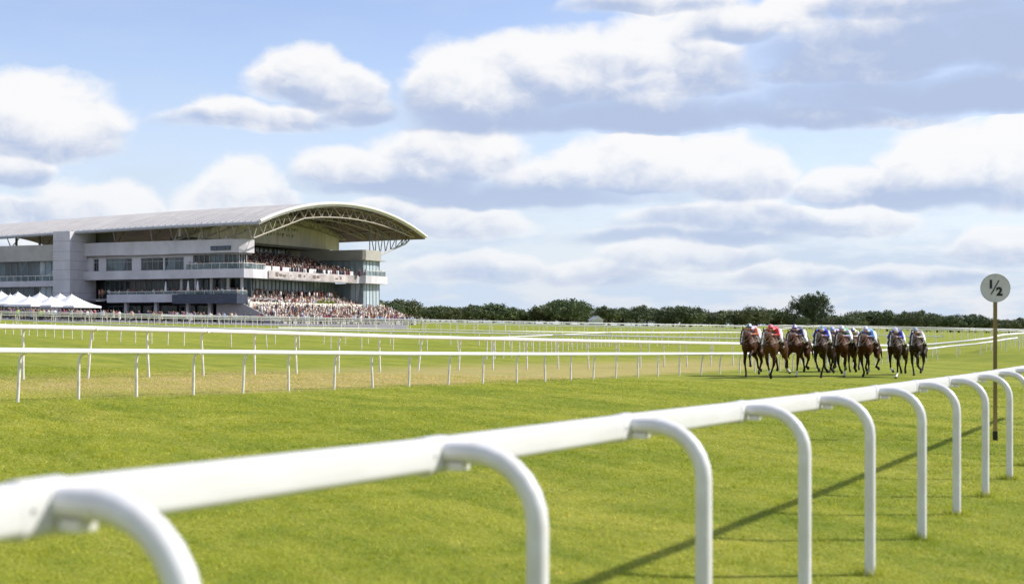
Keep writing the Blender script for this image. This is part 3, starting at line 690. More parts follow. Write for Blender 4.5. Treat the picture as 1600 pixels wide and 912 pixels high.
RAILW = mat('brightened_rail_white', (.74, .73, .715), .4, .03, 2.)  # brighter white than the near rail, offsetting the shaded sides of the far rails
def track_rail(ctrl, step, rail_h, label, reach=.28, off=(.86, -.52), start=0., seed=1, wobble=.04, post_r=.033, bendy=True):
    """ctrl: (x, y, height of the rail over the ground)"""
    g = empty('running_rail', (ctrl[0][0], ctrl[0][1], 0), 0, label, 'rail', 'white running rails of the course')
    P = [Vector((*c[:2], 0)) for c in ctrl]; hs = [c[2] for c in ctrl]
    cum = [0]
    for a, b_ in zip(P[:-1], P[1:]): cum.append(cum[-1]+(b_-a).length)
    rr = random.Random(seed)
    def at(s):
        x = np.interp(s, cum, [p.x for p in P]); y = np.interp(s, cum, [p.y for p in P]); return float(x), float(y), float(np.interp(s, cum, hs))
    L = cum[-1]; o = Vector((P[0].x, P[0].y, 0)); of = Vector((*off, 0)); yaw = math.atan2(off[1], off[0])
    # rail: oval tube following the ground
    m = MB(); S_ = np.arange(0, L+.01, max(1.2, step)); pts = []
    for s in S_: x, y, h = at(s); pts.append(Vector((x, y, gz(x, y)+h))+of*reach-o)
    k = 8; vs = []
    for i, p in enumerate(pts):
        t = (pts[min(i+1, len(pts)-1)]-pts[max(0, i-1)]).normalized(); nx = Vector((t.y, -t.x, 0)).normalized()
        for j in range(k): a = 2*math.pi*j/k; vs.append(p+nx*.035*math.cos(a)+Vector((0, 0, rail_h*.5*math.sin(a))))
    m.add(vs, [(i*k+j, i*k+(j+1) % k, (i+1)*k+(j+1) % k, (i+1)*k+j) for i in range(len(pts)-1) for j in range(k)], 0, True)
    m.build('rail', RAILW, g)
    spots = []; s = start
    while s < L: spots.append(at(s)+(s,)); s += step*rr.uniform(.93, 1.07)
    spots.sort(key=lambda q: math.hypot(q[0], q[1])+(1e5 if abs(q[0])/max(q[1], 1) > .40 else 0))
    protos = {}
    rest = MB()
    for i, (x, y, h, s) in enumerate(spots):
        z = gz(x, y)
        gn = gooseneck(post_r, h-.02, reach-.02, min(.2, reach*.8), bend=4) if bendy else [(0, 0, -.1), (0, 0, h*.5), (reach*.5, 0, h*.9), (reach, 0, h)]
        if i < 100:
            key = round(h/.05)
            if key not in protos: q = MB(); q.tube(gn, post_r, 7); protos[key] = q.mesh('post', WHITEP)
            p = link('post', protos[key], g); p.location = Vector((x, y, z))-o; p.rotation_euler = (rr.gauss(0, wobble), rr.gauss(0, wobble*.6), yaw+rr.gauss(0, .12)); p.scale.z = h/(key*.05)
        else:
            ca, sa = math.cos(yaw), math.sin(yaw); rest.tube([Vector((q[0]*ca+x-o.x, q[0]*sa+y-o.y, q[2]+z)) for q in gn[::2]+[gn[-1]]], post_r, 4)
    if rest.v: tag(rest.build('post', WHITEP, g), kind='stuff')
    return g
def from_px(c):
    """(column, row of the rail's top, row of a post's foot) -> (x, y, rail height)"""
    out = []
    for px, top, base in c:
        p = ground_at(px, base); out.append((p.x, p.y, (base-top)*p.y/F-.06))
    return out
R1 = from_px([(-140, 540, 645), (30, 543, 628), (238, 545, 619), (462, 547, 611), (632, 549, 604), (830, 550, 597), (1040, 550, 587), (1160, 550, 583), (1290, 548, 576), (1400, 544, 567), (1470, 540, 561), (1530, 535, 555), (1600, 525, 546)])
track_rail(R1, 1.62, .112, 'white rail with thin posts just behind the galloping horses, second rail from the viewer', .26, start=.5, seed=3)
R2 = from_px([(-160, 504, 600), (0, 506.5, 594), (328, 514, 587), (640, 524, 580), (900, 530, 576), (1160, 535, 571), (1290, 537, 567), (1400, 538, 562), (1475, 534.5, 556), (1540, 527, 549), (1600, 518.5, 541)])
track_rail(R2, 2.0, .135, 'thick white rail running beyond the dry brown strip of turf, third rail from the viewer', .3, seed=5, wobble=.06, post_r=.036)
def from_top(c, h):
    """(column, row of the rail's top): walk out until a rail this high shows at that row"""
    out = []
    for px, top in c:
        k = (px-800)/F; ys = np.arange(45, 330, .25); rr = HOR-(zg(k*ys, ys)+h-H)*F/ys
        i = int(np.argmax(rr <= top)) if (rr <= top).any() else len(ys)-1
        out.append((k*ys[i], ys[i], h))
    return out
R3 = from_top([(-60, 497), (0, 499), (140, 505.5), (320, 512.5), (600, 517.5), (800, 521.5), (960, 525), (1160, 529), (1330, 533)], 1.12)
track_rail(R3, 2.0, .09, 'white rail crossing the middle of the course behind the two nearer far rails', .25, seed=7)
R3b = [((px-800)/F*y, y, 1.1) for px, y in ((430, 96), (600, 104), (800, 104), (960, 112), (1110, 128), (1250, 150), (1400, 160), (1500, 150), (1600, 132), (1700, 118))]
track_rail(R3b, 2.2, .075, 'thin white rail curving across the middle of the turf towards the far bend', .25, seed=8)
R4 = [((px-800)/F*y, y, 1.25) for px, y in ((-80, 186), (100, 187), (350, 190), (640, 200), (880, 212), (1160, 232), (1400, 240), (1700, 236))]
track_rail(R4, 2.3, .14, 'long white rail fence in front of the grandstand lawn and the far wood', .22, seed=9, post_r=.04)
R5 = [((px-800)/F*y, y, 1.2) for px, y in ((-80, 166), (150, 166), (420, 170), (700, 172), (960, 170), (1200, 168), (1420, 180), (1700, 200))]
track_rail(R5, 2.0, .095, 'thin white rail of closely set posts one course nearer than the lawn fence', .22, seed=10, post_r=.038)
R6 = [((px-800)/F*y, y, 1.1) for px, y in ((250, 200), (480, 228), (700, 252), (900, 268), (1150, 285), (1700, 300))]
track_rail(R6, 3., .12, 'faint white rail farthest off, running close under the wood', .2, seed=12, post_r=.04)

R7 = from_top([(760, 527), (887, 522), (960, 518.5), (1160, 519), (1300, 522), (1480, 526)], 1.1)
track_rail(R7, 2.0, .065, 'short white rail dipping across the open turf in front of the wood', .22, seed=14, post_r=.036)
R8 = [((px-800)/F*y, y, 1.2) for px, y in ((-60, 142), (300, 146), (560, 150), (900, 150), (1160, 146), (1480, 150), (1700, 160))]
track_rail(R8, 1.8, .085, 'thin white rail with close posts, between the middle rail and the lawn fence', .22, seed=15, post_r=.036)
# ------------------------------------------------------------------ distance marker
def marker():
    p = ground_at(1555, 688); t = empty('distance_marker', p, 0, 'round grey half furlong marker on a tall wooden pole', 'sign')
    z = lambda row: (HOR-row)*p.y/F+H-p.z
    WOOD = mat('weathered_wood', (.27, .185, .075), .75, .4, 6., stretch=(1, 1, .08), bump=.3)
    m = MB(); m.box(-.032, .032, -.032, .032, -.15, z(470)); m.build('pole', WOOD, t)
    m = MB(); m.box(-.0385, .0385, -.0385, .0385, -.14, .16); m.build('pole_base', mat('dark_pole_base', (.03, .025, .02), .8), t)  # foot of the pole in a near-black colour
    rd = 22.3*p.y/F; zc = z(450); dd = empty
    m = MB(); n = 48; vs = [(rd*math.cos(2*math.pi*i/n), yy_, zc+rd*math.sin(2*math.pi*i/n)) for yy_ in (-.075, -.05) for i in range(n)]
    m.add(vs, [tuple(range(n)), tuple(range(n, 2*n))[::-1]]+[(i, (i+1) % n, n+(i+1) % n, n+i) for i in range(n)])
    d = m.build('disc', mat('white_disc', (.55, .525, .54), .5, .0, 5., col2=(.63, .60, .62), detail=8), t)
    rim = MB(); rim.tube([((rd-.006)*math.cos(2*math.pi*i/n), -.0762, zc+(rd-.006)*math.sin(2*math.pi*i/n)) for i in range(n+1)], .0055, 6, caps=False); rim.build('rim', mat('disc_rim', (.40, .41, .42), .5), d)
    BLK = mat('black_lettering', (.012, .012, .016), .5)
    def glyph(ch, h, cx, cz, nm):
        cu = bpy.data.curves.new('glyph', 'FONT'); cu.body = ch; cu.size = h/.72; cu.align_x = 'CENTER'; cu.extrude = .002; cu.offset = .010
        o = bpy.data.objects.new('glyph', cu); COL.objects.link(o); bpy.context.view_layer.update()
        me = bpy.data.meshes.new_from_object(o.evaluated_get(bpy.context.evaluated_depsgraph_get())); bpy.data.objects.remove(o)
        me.transform(Matrix.Translation((cx, -.0785, cz))@Matrix.Rotation(R(90), 4, 'X')); me.materials.clear(); me.materials.append(BLK); return link(nm, me, d)
    u = p.y/F
    glyph('1', 12.6*u, -6.6*u, zc+.2*u, 'numeral_one'); glyph('2', 12.6*u, 5.9*u, zc-11.3*u, 'numeral_two')
    q = MB(); a = (5.4*u, zc+12.2*u); b_ = (-6.2*u, zc-9.8*u); w = .95*u
    q.add([(a[0]-w, y, a[1]) for y in (-.0795, -.0752)]+[(a[0]+w, y, a[1]) for y in (-.0795, -.0752)]+[(b_[0]-w, y, b_[1]) for y in (-.0795, -.0752)]+[(b_[0]+w, y, b_[1]) for y in (-.0795, -.0752)],
          [(0, 2, 6, 4), (1, 5, 7, 3), (0, 4, 5, 1), (2, 3, 7, 6), (0, 1, 3, 2), (4, 6, 7, 5)]); q.build('fraction_bar', BLK, d)
    for bx, bz in ((0, .19), (0, -.19)): q = MB(); q.tube([(bx, -.0745, zc+bz), (bx, -.080, zc+bz)], .010, 8); q.build('bolt', GALV, d)
    for s_ in (-1, 1): q = MB(); q.box(-.05, .05, -.0495, -.036, zc+s_*.12-.015, zc+s_*.12+.015); q.build('clamp', GALV, d)
    t.rotation_euler = (0, 0, R(-17))
marker()

# ------------------------------------------------------------------ trees of the far wood
def leaf_mat(name, c1, c2):
    m = bpy.data.materials.new(name); m.use_nodes = True; nt = m.node_tree; b = NB(nt); p = nt.nodes['Principled BSDF']
    a = b.n('ShaderNodeAttribute', attribute_name='tone'); sp = b.n('ShaderNodeSeparateColor'); nt.links.new(a.outputs['Color'], sp.inputs[0])
    oi = b.n('ShaderNodeObjectInfo')
    c = b.mix(sp.outputs[0], c1, c2); c = b.mix(b.m('MULTIPLY', oi.outputs['Random'], .45), c, (.165, .165, .080))
    nt.links.new(c, p.inputs['Base Color']); p.inputs['Roughness'].default_value = .7; p.inputs['Specular IOR Level'].default_value = .15
    return m
LEAF = leaf_mat('wood_leaves', (.075, .105, .058), (.150, .185, .085))  # leaf colours lightened in place of haze over the distant wood
BARK = mat('tree_bark', (.055, .042, .030), .9, .3, 3., stretch=(1, 1, .2))
def crown_arrays(rng, w, h, z0, nclump, per, leaf, hole=None):
    """clumps spread over an uneven dome, each a spray of leaf-sized faces"""
    lobes = [(rng.normal(0, .22)*w, rng.normal(0, .22)*w, z0+h*rng.uniform(.35, .78), rng.uniform(.26, .42)) for _ in range(6)]+[(0, 0, z0+h*.55, .46)]
    C = []
    while len(C) < nclump:
        l = lobes[rng.integers(len(lobes))]; d = rng.normal(size=3); d /= np.linalg.norm(d); r = rng.uniform(.62, 1.0)
        c = np.array([l[0]+d[0]*l[3]*w*r, l[1]+d[1]*l[3]*w*r, l[2]+d[2]*l[3]*h*.92*r])
        if c[2] < z0+h*.04 or c[2] > z0+h*1.02: continue
        if hole is not None and (c[0]-hole[0])**2+(c[2]-hole[1])**2 < hole[2]**2: continue
        C.append(c)
    C = np.array(C); tone = np.clip(rng.normal(.45, .28, nclump), 0, 1)
    N = nclump*per; ci = np.repeat(np.arange(nclump), per)
    ctr = C[ci]+rng.normal(size=(N, 3))*leaf*np.array([1.0, 1.0, .75])
    if hole is not None:
        kk = (ctr[:, 0]-hole[0])**2+(ctr[:, 2]-hole[1])**2 > (hole[2]*.8)**2; ctr = ctr[kk]; ci = ci[kk]; N = len(ci)
    a = rng.normal(size=(N, 3)); a /= np.linalg.norm(a, axis=1)[:, None]; bq = np.cross(a, rng.normal(size=(N, 3))); bq /= np.linalg.norm(bq, axis=1)[:, None]
    s = leaf*(.35+.4*rng.random(N))[:, None]
    v = np.stack([ctr-a*s, ctr+bq*s*.7, ctr+a*s, ctr-bq*s*.7], 1)
    t = np.clip(tone[ci]+rng.normal(0, .15, N), 0, 1)
    return v, t
def quads_mesh(name, v, t, m):
    N = len(v); me = bpy.data.meshes.new(name); me.vertices.add(4*N); me.loops.add(4*N); me.polygons.add(N)
    me.vertices.foreach_set('co', v.astype(np.float32).ravel()); me.loops.foreach_set('vertex_index', np.arange(4*N, dtype=np.int32))
    me.polygons.foreach_set('loop_start', np.arange(0, 4*N, 4, dtype=np.int32)); me.update(calc_edges=True)
    set_col(me, 'tone', np.repeat(np.stack([t, t, t], 1), 4, 0)); me.materials.append(m); return me
rngt = np.random.default_rng(5)
KINDS = [  # crown width, height, trunk
 ('round-crowned', 8.5, 7.5, 1.2), ('broad spreading', 11.5, 7.0, 1.1), ('tall narrow', 6.5, 9.0, 1.4), ('low bushy', 9.5, 5.2, .6), ('uneven twin-topped', 10., 7.8, 1.2)]
crowns = []
for nm, w, h, tr in KINDS:
    v, t = crown_arrays(rngt, w, h, tr, 190, 22, .48); me = quads_mesh('crown', v, t, LEAF)
    q = MB(); q.tube([(0, 0, -.5), (.1, .05, tr), (.2, 0, tr+h*.35), (.1, .1, tr+h*.6)], [.42, .33, .24, .1], 8)
    for k in range(5):
        a = k*1.26+.3; q.tube([(.1, .05, tr+h*.08*k), (math.cos(a)*w*.18, math.sin(a)*w*.18, tr+h*(.2+.09*k)), (math.cos(a)*w*.33, math.sin(a)*w*.33, tr+h*(.38+.08*k))], [.16, .11, .04], 6)
    crowns.append((me, q.mesh('trunk', BARK)))
# crest of the wood as seen: (column, row)
CREST = np.array([(590, 470), (660, 478), (720, 480), (790, 480), (815, 489), (835, 486), (862, 480), (885, 474), (915, 481), (935, 491), (945, 483), (1000, 481), (1060, 483), (1100, 483), (1150, 486),
                  (1180, 480), (1215, 487), (1240, 489), (1300, 490), (1345, 486), (1400, 490), (1450, 490), (1490, 493), (1600, 499), (1800, 503)], float)
used_labels = {}
ordin = ['first', 'second', 'third', 'fourth', 'fifth', 'sixth', 'seventh', 'eighth', 'ninth', 'tenth', 'eleventh', 'twelfth', 'thirteenth', 'fourteenth', 'fifteenth', 'sixteenth', 'seventeenth', 'eighteenth']
LAND = [(655, 'the end of the grandstand'), (931, 'the white hut'), (1270, 'the tall dark tree'), (1555, 'the marker pole')]
cnt = {}
def plant(px, y, kind, scale, label, crown=None):
    x = (px-800)/F*y; z = gz(x, y); nm = 'oak_tree'
    t = empty('tree', (x, y, z), random.uniform(0, 6.28), label, 'tree', 'trees along the front of the far wood'); t.scale = (scale[0], scale[0], scale[1])
    link('crown', crown or crowns[kind][0], t); link('trunk', crowns[kind][1], t)
px = 575.
rt = random.Random(21)
while px < 1680:
    if abs(px-1270) < 20: px += 24; continue
    y = rt.uniform(560, 600); row = np.interp(px, CREST[:, 0], CREST[:, 1]); kind = rt.choice([0, 0, 1, 3, 4, 2])
    x = (px-800)/F*y; hh = (HOR-row)*y/F+H-gz(x, y)-rt.uniform(-1.1, 1.3); nm, w, h, tr = KINDS[kind]; s = max(.45, hh/(h*.97+tr))
    if 1180 < px < 1370: s *= .88
    land = min(LAND, key=lambda l: abs(l[0]-px)); side = 'right' if px > land[0] else 'left'; key = (land[1], side); cnt.setdefault(key, []).append((px, y, kind, s, nm))
    px += rt.uniform(15, 30)*max(.7, s)
for (lm, side), L in cnt.items():
    L.sort(key=lambda q: q[0] if side == 'right' else -q[0])
    for i, (px, y, kind, s, nm) in enumerate(L):
        plant(px, y, kind, (s*rt.uniform(1.05, 1.4), s), f'{nm} wood tree, {ordin[min(i, 17)]} {side} of {lm}')
v, t = crown_arrays(rngt, 15.5, 13.2, .6, 520, 26, .50); bigc = quads_mesh('crown', v, t*.12, LEAF)
plant(1270, 575, 0, (.88, 1.27), 'tallest tree of the far wood, very dark with a rounded broad crown', bigc)
v, t = crown_arrays(rngt, 10., 7.2, 1.4, 210, 16, .55, hole=(-2.2, 6.2, 1.35)); gapc = quads_mesh('crown', v, t, LEAF)
plant(888, 548, 1, (1.25, 1.12), 'domed wood tree left of the white hut, sky showing through a gap in its crown', gapc)
bpy.data.objects[[o.name for o in bpy.data.objects if o.name.startswith('tree')][-1]].rotation_euler.z = 0
V = []; T = []
px = 560.
while px < 1720:                                           # the mass of the wood behind the first trees
    y = rt.uniform(620, 690); row = np.interp(px, CREST[:, 0], CREST[:, 1])+rt.uniform(.5, 4.5); x = (px-800)/F*y; z = gz(x, y)
    h = (HOR-row)*y/F+H-z; v, t = crown_arrays(rngt, rt.uniform(8, 16), max(2.5, h), 0., 90, 16, .6); v[..., 0] += x; v[..., 1] += y; v[..., 2] += z; V.append(v); T.append(t); px += rt.uniform(9, 15)
tag(link('woodland', quads_mesh('woodland', np.concatenate(V), np.concatenate(T), LEAF)), 'dark mass of the far wood behind its first trees', 'woodland', kind='stuff')

# ------------------------------------------------------------------ bodies grown as one surface
def ico(sub):
    bm = bmesh.new(); bmesh.ops.create_icosphere(bm, subdivisions=sub, radius=1.); v = np.array([p.co[:] for p in bm.verts]); bm.verts.index_update()
    f = np.array([[q.index for q in t.verts] for t in bm.faces]); bm.free(); return v, f
ICO2 = ico(2); ICO1 = ico(1)
def chain(nodes, dens=.45):
    """ellipsoids strung closely between nodes (forward, side, up, radius across, radius along)"""
    out = []
    for a, b_ in zip(nodes[:-1], nodes[1:]):
        a = np.array(a, float); b_ = np.array(b_, float); L = np.linalg.norm(b_[:3]-a[:3]); n = max(1, int(L/(dens*min(min(a[3:]), min(b_[3:])))))
        for i in range(n): out.append(a+(b_-a)*i/n)
    out.append(np.array(nodes[-1], float)); return out
def grow(name, blobs, voxel, smooth=4):
    """one continuous surface round all blobs; local -y is forward, +x the left side"""
    uv, uf = ICO2; vs = []; fs = []
    for i, q in enumerate(blobs):
        rs, r = q[3], q[4]; rz = q[5] if len(q) > 5 else r
        vs.append(np.stack([uv[:, 0]*rs+q[1], uv[:, 1]*r-q[0], uv[:, 2]*rz+q[2]], 1)); fs.append(uf+i*len(uv))
    me = bpy.data.meshes.new(name); me.from_pydata(np.concatenate(vs).tolist(), [], np.concatenate(fs).tolist())
    o = bpy.data.objects.new(name, me); COL.objects.link(o)
    m = o.modifiers.new('r', 'REMESH'); m.mode = 'VOXEL'; m.voxel_size = voxel; m.use_smooth_shade = True
    if smooth: k = o.modifiers.new('s', 'SMOOTH'); k.factor = .5; k.iterations = smooth
    bpy.context.view_layer.update()
    r = bpy.data.meshes.new_from_object(o.evaluated_get(bpy.context.evaluated_depsgraph_get())); r.name = name
    bpy.data.objects.remove(o); bpy.data.meshes.remove(me); return r
def coords(me):
    a = np.empty(len(me.vertices)*3, np.float32); me.vertices.foreach_get('co', a); return a.reshape(-1, 3)
def seg_d(P, a, b_):
    a = np.asarray(a, float); b_ = np.asarray(b_, float); d = b_-a; t = np.clip(((P-a)@d)/max(1e-9, d@d), 0, 1); return np.linalg.norm(P-(a+t[:, None]*d), axis=1), t

COAT = attr_mat('horse_coat', 'coat', .50, .25, 5., .15); HAIRM = mat('dark_horse_hair', (.012, .009, .008), .55, .3, 20.)
LEATHER = mat('dark_leather', (.022, .014, .010), .45, .2, 8.); STRAP = mat('pale_sheepskin_strap', (.22, .17, .13), .8, .1, 9.)
SADC = mat('white_saddle_cloth', (.72, .71, .70), .8, .06, 9.); SADD = mat('dark_saddle_cloth', (.04, .02, .055), .8, .2, 9.)
TORSO = [(-.80, 0, 1.28, .15, .17, .22), (-.62, 0, 1.30, .235, .24, .29), (-.35, 0, 1.31, .245, .24, .28), (-.05, 0, 1.25, .26, .26, .32), (.25, 0, 1.22, .255, .26, .34), (.5, 0, 1.22, .225, .22, .33), (.70, 0, 1.20, .175, .17, .25)]
def torso_at(f):
    T = np.array(TORSO); return [float(np.interp(f, T[:, 0], T[:, k])) for k in (2, 3, 5)]
FRONT = {  # elbow, knee, fetlock, hoof as (forward, up)
 'post': [(.50, .98), (.54, .54), (.53, .17), (.57, .05)], 'fold': [(.56, 1.0), (.86, .78), (.66, .50), (.55, .44)], 'reach': [(.58, 1.0), (.92, .72), (1.08, .38), (1.15, .30)],
 'trail': [(.46, .97), (.44, .54), (.20, .26), (.10, .17)], 'half': [(.54, .99), (.78, .68), (.60, .36), (.50, .29)]}
HIND = {'post': [(-.60, 1.05), (-.46, .84), (-.74, .56), (-.64, .18), (-.59, .05)], 'push': [(-.66, 1.05), (-.66, .85), (-1.0, .62), (-1.12, .30), (-1.20, .20)],
 'fwd': [(-.56, 1.05), (-.30, .86), (-.48, .54), (-.24, .24), (-.14, .15)], 'fold': [(-.58, 1.05), (-.42, .86), (-.78, .66), (-.70, .36), (-.80, .30)]}
GAITS = [('post', 'fold', 'push', 'fwd'), ('trail', 'post', 'fold', 'push'), ('half', 'post', 'push', 'push'), ('post', 'half', 'fwd', 'fold'), ('reach', 'post', 'push', 'fold')]
def make_horse(gait, coat, head_dz=0., socks=(), blaze=.5, hseed=0):
    rr = random.Random(hseed); B = []; head_dz -= .11
    B += chain(TORSO, .35)
    for s in (-1, 1): B += [(.52, s*.14, 1.12, .13, .20, .26), (.42, s*.15, 1.02, .10, .13, .15), (-.55, s*.14, 1.12, .15, .26, .30), (.72, s*.09, 1.16, .11, .10, .14)]
    nk = [(.60, 0, 1.34, .15, .24), (.78, 0, 1.50, .115, .19), (.94, 0, 1.63+head_dz*.6, .09, .15), (1.06, 0, 1.71+head_dz, .078, .115)]
    B += chain(nk, .35)
    hd = [(1.10, 0, 1.74+head_dz, .078, .105), (1.18, 0, 1.66+head_dz, .088, .10), (1.28, 0, 1.52+head_dz, .064, .078), (1.38, 0, 1.38+head_dz, .054, .060), (1.425, 0, 1.31+head_dz, .056, .056)]
    B += chain(hd, .35)
    for s in (-1, 1):
        B += [(1.11, s*.045, 1.60+head_dz, .045, .085, .085), (1.215, s*.075, 1.665+head_dz, .028, .03, .03), (1.43, s*.035, 1.33+head_dz, .026, .03, .03)]
        B += chain([(1.05, s*.055, 1.82+head_dz, .026, .026), (1.06, s*.066, 1.885+head_dz, .024, .022), (1.08, s*.06, 1.94+head_dz, .012, .012)], .5)
    legs = []
    for i, s in ((0, -1), (1, 1)):
        J = FRONT[gait[i]]; w = s*.145; lk, lf, lh = rr.uniform(.75, 1.15), rr.uniform(.2, .95), rr.uniform(.1, 1.0); J = [(f+rr.uniform(-.04, .04)*k, z) for k, (f, z) in enumerate(J)]
        n = [(J[0][0], w, J[0][1], .092, .10), (J[0][0]*.5+J[1][0]*.5, w, J[0][1]*.5+J[1][1]*.5, .068, .072), (J[1][0], w*lk, J[1][1], .053, .058), (J[1][0]*.6+J[2][0]*.4, w*(lk*.6+lf*.4), J[1][1]*.6+J[2][1]*.4, .033, .038),
             (J[2][0], w*lf, J[2][1], .040, .043), (J[3][0], w*lh, J[3][1]+.01, .048, .055), (J[3][0]+.02, w*lh, J[3][1]-.02, .054, .060)]
        B += chain(n, .5); legs.append(n)
    for i, s in ((2, -1), (3, 1)):
        J = HIND[gait[i]]; w = s*.155; lf, lh = rr.uniform(.4, 1.2), rr.uniform(.3, 1.3); J = [(f+rr.uniform(-.04, .04)*min(k, 2), z) for k, (f, z) in enumerate(J)]
        n = [(J[0][0], w, J[0][1], .16, .20), (J[1][0], w*1.1, J[1][1], .115, .15), (J[1][0]*.45+J[2][0]*.55, w*1.03, J[1][1]*.45+J[2][1]*.55, .068, .075), (J[2][0], w, J[2][1], .054, .062), (J[2][0]*.5+J[3][0]*.5, w*(.5+lf*.5), J[2][1]*.5+J[3][1]*.5, .036, .040),
             (J[3][0], w*lf, J[3][1], .041, .045), (J[4][0], w*lh, J[4][1]+.01, .048, .055), (J[4][0]+.02, w*lh, J[4][1]-.02, .054, .060)]
        B += chain(n, .5); legs.append(n)
    me = grow('horse_body', B, .017, 2)
    c = coords(me); P = np.stack([-c[:, 1], c[:, 0], c[:, 2]], 1)
    col = np.tile(np.array(coat), (len(P), 1)); black = np.array([.012, .010, .009])
    for k, n in enumerate(legs):
        J = [q[:3] for q in n]; st = 2 if k < 2 else 3
        for a, b_ in zip(J[st:-1], J[st+1:]):
            d, t = seg_d(P, a, b_); col[d < .085] = black
        if k in socks:
            d, t = seg_d(P, J[-3], J[-2]); col[(d < .075)] = (.62, .60, .57)
        d, t = seg_d(P, J[-1], J[-1]); col[d < .055] = (.035, .028, .022)
    for i in (0, 1):                                     # darker front of the forearm
        d, t = seg_d(P, legs[i][1][:3], legs[i][2][:3]); col[d < .07] = col[d < .07]*.45
    hz_ = head_dz
    d, t = seg_d(P, (1.40, 0, 1.36+hz_), (1.46, 0, 1.28+hz_)); col[d < .075] = col[d < .075]*.25+.006
    d, t = seg_d(P, (1.24, 0, 1.72+hz_), (1.47, 0, 1.38+hz_)); col[(d < .045+.015*blaze) & (np.abs(P[:, 1]) < .020*blaze+.002)] = (.68, .66, .63)
    for s in (-1, 1): d, t = seg_d(P, (1.225, s*.10, 1.675+hz_), (1.235, s*.10, 1.67+hz_)); col[d < .028] = (.006, .005, .005)
    set_col(me, 'coat', col); me.materials.append(COAT); return me, hd, nk, head_dz
def pts3(L): return [(s, -f, z) for f, s, z in L]
def ring(f, s, z, rs, r, tilt, n=14, extra=.006):
    """a loop of strap round the head axis"""
    o = []
    for i in range(n+1):
        a = 2*math.pi*i/n; u = math.cos(a)*(rs+extra); v = math.sin(a)*(r+extra); o.append((s+u, -(f+v*math.cos(tilt)), z+v*math.sin(tilt)))
    return o
def horse_tack(t, hd, nk, dz, cloth, hand, noseband):
    m = MB()
    m.tube(ring(1.30, 0, 1.49+dz, .066, .078, R(38)), .017 if noseband else .010, 6, caps=False); m.build('noseband', STRAP if noseband else LEATHER, t)
    m = MB()
    for s in (-1, 1): m.tube(pts3([(1.375, s*.062, 1.385+dz), (1.30, s*.078, 1.50+dz), (1.16, s*.098, 1.70+dz), (1.07, s*.07, 1.82+dz)]), .010, 5)
    m.tube(pts3([(1.165, -.097, 1.70+dz), (1.235, -.05, 1.765+dz), (1.25, 0, 1.775+dz), (1.235, .05, 1.765+dz), (1.165, .097, 1.70+dz)]), .010, 5); m.build('bridle', LEATHER, t)
    for s in (-1, 1): m = MB(); m.tube(pts3([(1.40, s*.062, 1.36+dz), (1.15, s*.14, 1.44+dz*.7), (.85, s*.15, 1.52), (hand[0], s*hand[1], hand[2])]), .008, 5); m.build('rein', LEATHER, t)
    m = MB(); m.tube(pts3([(.30, -.30, 1.38), (.56, -.265, 1.30), (.76, -.15, 1.24), (.86, 0, 1.23), (.76, .15, 1.24), (.56, .265, 1.30), (.30, .30, 1.38)]), .022, 6); m.build('breastplate', STRAP, t)
    def shell(f0, f1, a0, off, th):
        m = MB(); nf, na = 8, 17; vs = []
        for ly in (off, off+th):
            for i in range(nf):
                f = f0+(f1-f0)*i/(nf-1); zc, rs, rv = torso_at(f)
                for j in range(na): a = R(-a0+2*a0*j/(na-1)); vs.append(((rs+ly)*math.sin(a), -f, zc+(rv+ly)*math.cos(a)))
        N = nf*na; fs = []
        for o in (0, N): fs += [(o+i*na+j, o+i*na+j+1, o+(i+1)*na+j+1, o+(i+1)*na+j) for i in range(nf-1) for j in range(na-1)]
        for i in range(nf-1): fs += [(i*na, (i+1)*na, N+(i+1)*na, N+i*na), (i*na+na-1, N+i*na+na-1, N+(i+1)*na+na-1, (i+1)*na+na-1)]
        for j in range(na-1): fs += [(j, N+j, N+j+1, j+1), ((nf-1)*na+j, (nf-1)*na+j+1, N+(nf-1)*na+j+1, N+(nf-1)*na+j)]
        return m.add(vs, fs, 0, True)
    shell(-.34, .22, 84, .014, .012).build('saddle_cloth', cloth, t)
    shell(-.22, .14, 52, .028, .03).build('saddle', LEATHER, t)
    m = MB(); zc, rs, rv = torso_at(.12); m.tube([((rs+.012)*math.sin(a), -.12, zc+(rv+.012)*math.cos(a)) for a in np.linspace(0, 2*math.pi, 25)], .022, 5, caps=False); m.build('girth', LEATHER, t)
    for s in (-1, 1):
        m = MB(); m.tube(pts3([(.0, s*.27, 1.36), (-.10, s*.315, 1.15)]), .010, 5); m.tube(pts3([(-.16, s*.315, 1.085), (-.10, s*.315, 1.15), (-.03, s*.315, 1.085), (-.16, s*.315, 1.085)]), .009, 5); m.build('stirrup', GALV, t)
    m = MB()
    for i in range(11):                                    # mane: locks laid over from the crest
        q = i/10; f = .62+.42*q; z = 1.60+(1.84+dz-1.60)*q; m.tube(pts3([(f, 0, z), (f-.03, -.05, z+.0), (f-.05, -.095, z-.07), (f-.055, -.105, z-.13)]), [.03, .03, .022, .006], 6)
    m.tube(pts3([(1.08, 0, 1.85+dz), (1.17, 0, 1.80+dz), (1.23, .005, 1.71+dz)]), [.022, .022, .006], 6); m.build('mane', HAIRM, t)
    m = MB(); rr = random.Random(4)
    for i in range(9): a, b_ = rr.uniform(-.05, .05), rr.uniform(-.1, .1); m.tube(pts3([(-.93, a*.3, 1.34), (-1.05, a, 1.36), (-1.20, a+b_*.4, 1.22), (-1.32, a+b_, 1.0+rr.uniform(-.05, .05)), (-1.40+rr.uniform(-.08, .08), a+b_*1.6, .72+rr.uniform(-.1, .1))]), [.03, .036, .036, .03, .006], 6)
    m.build('tail', HAIRM, t)

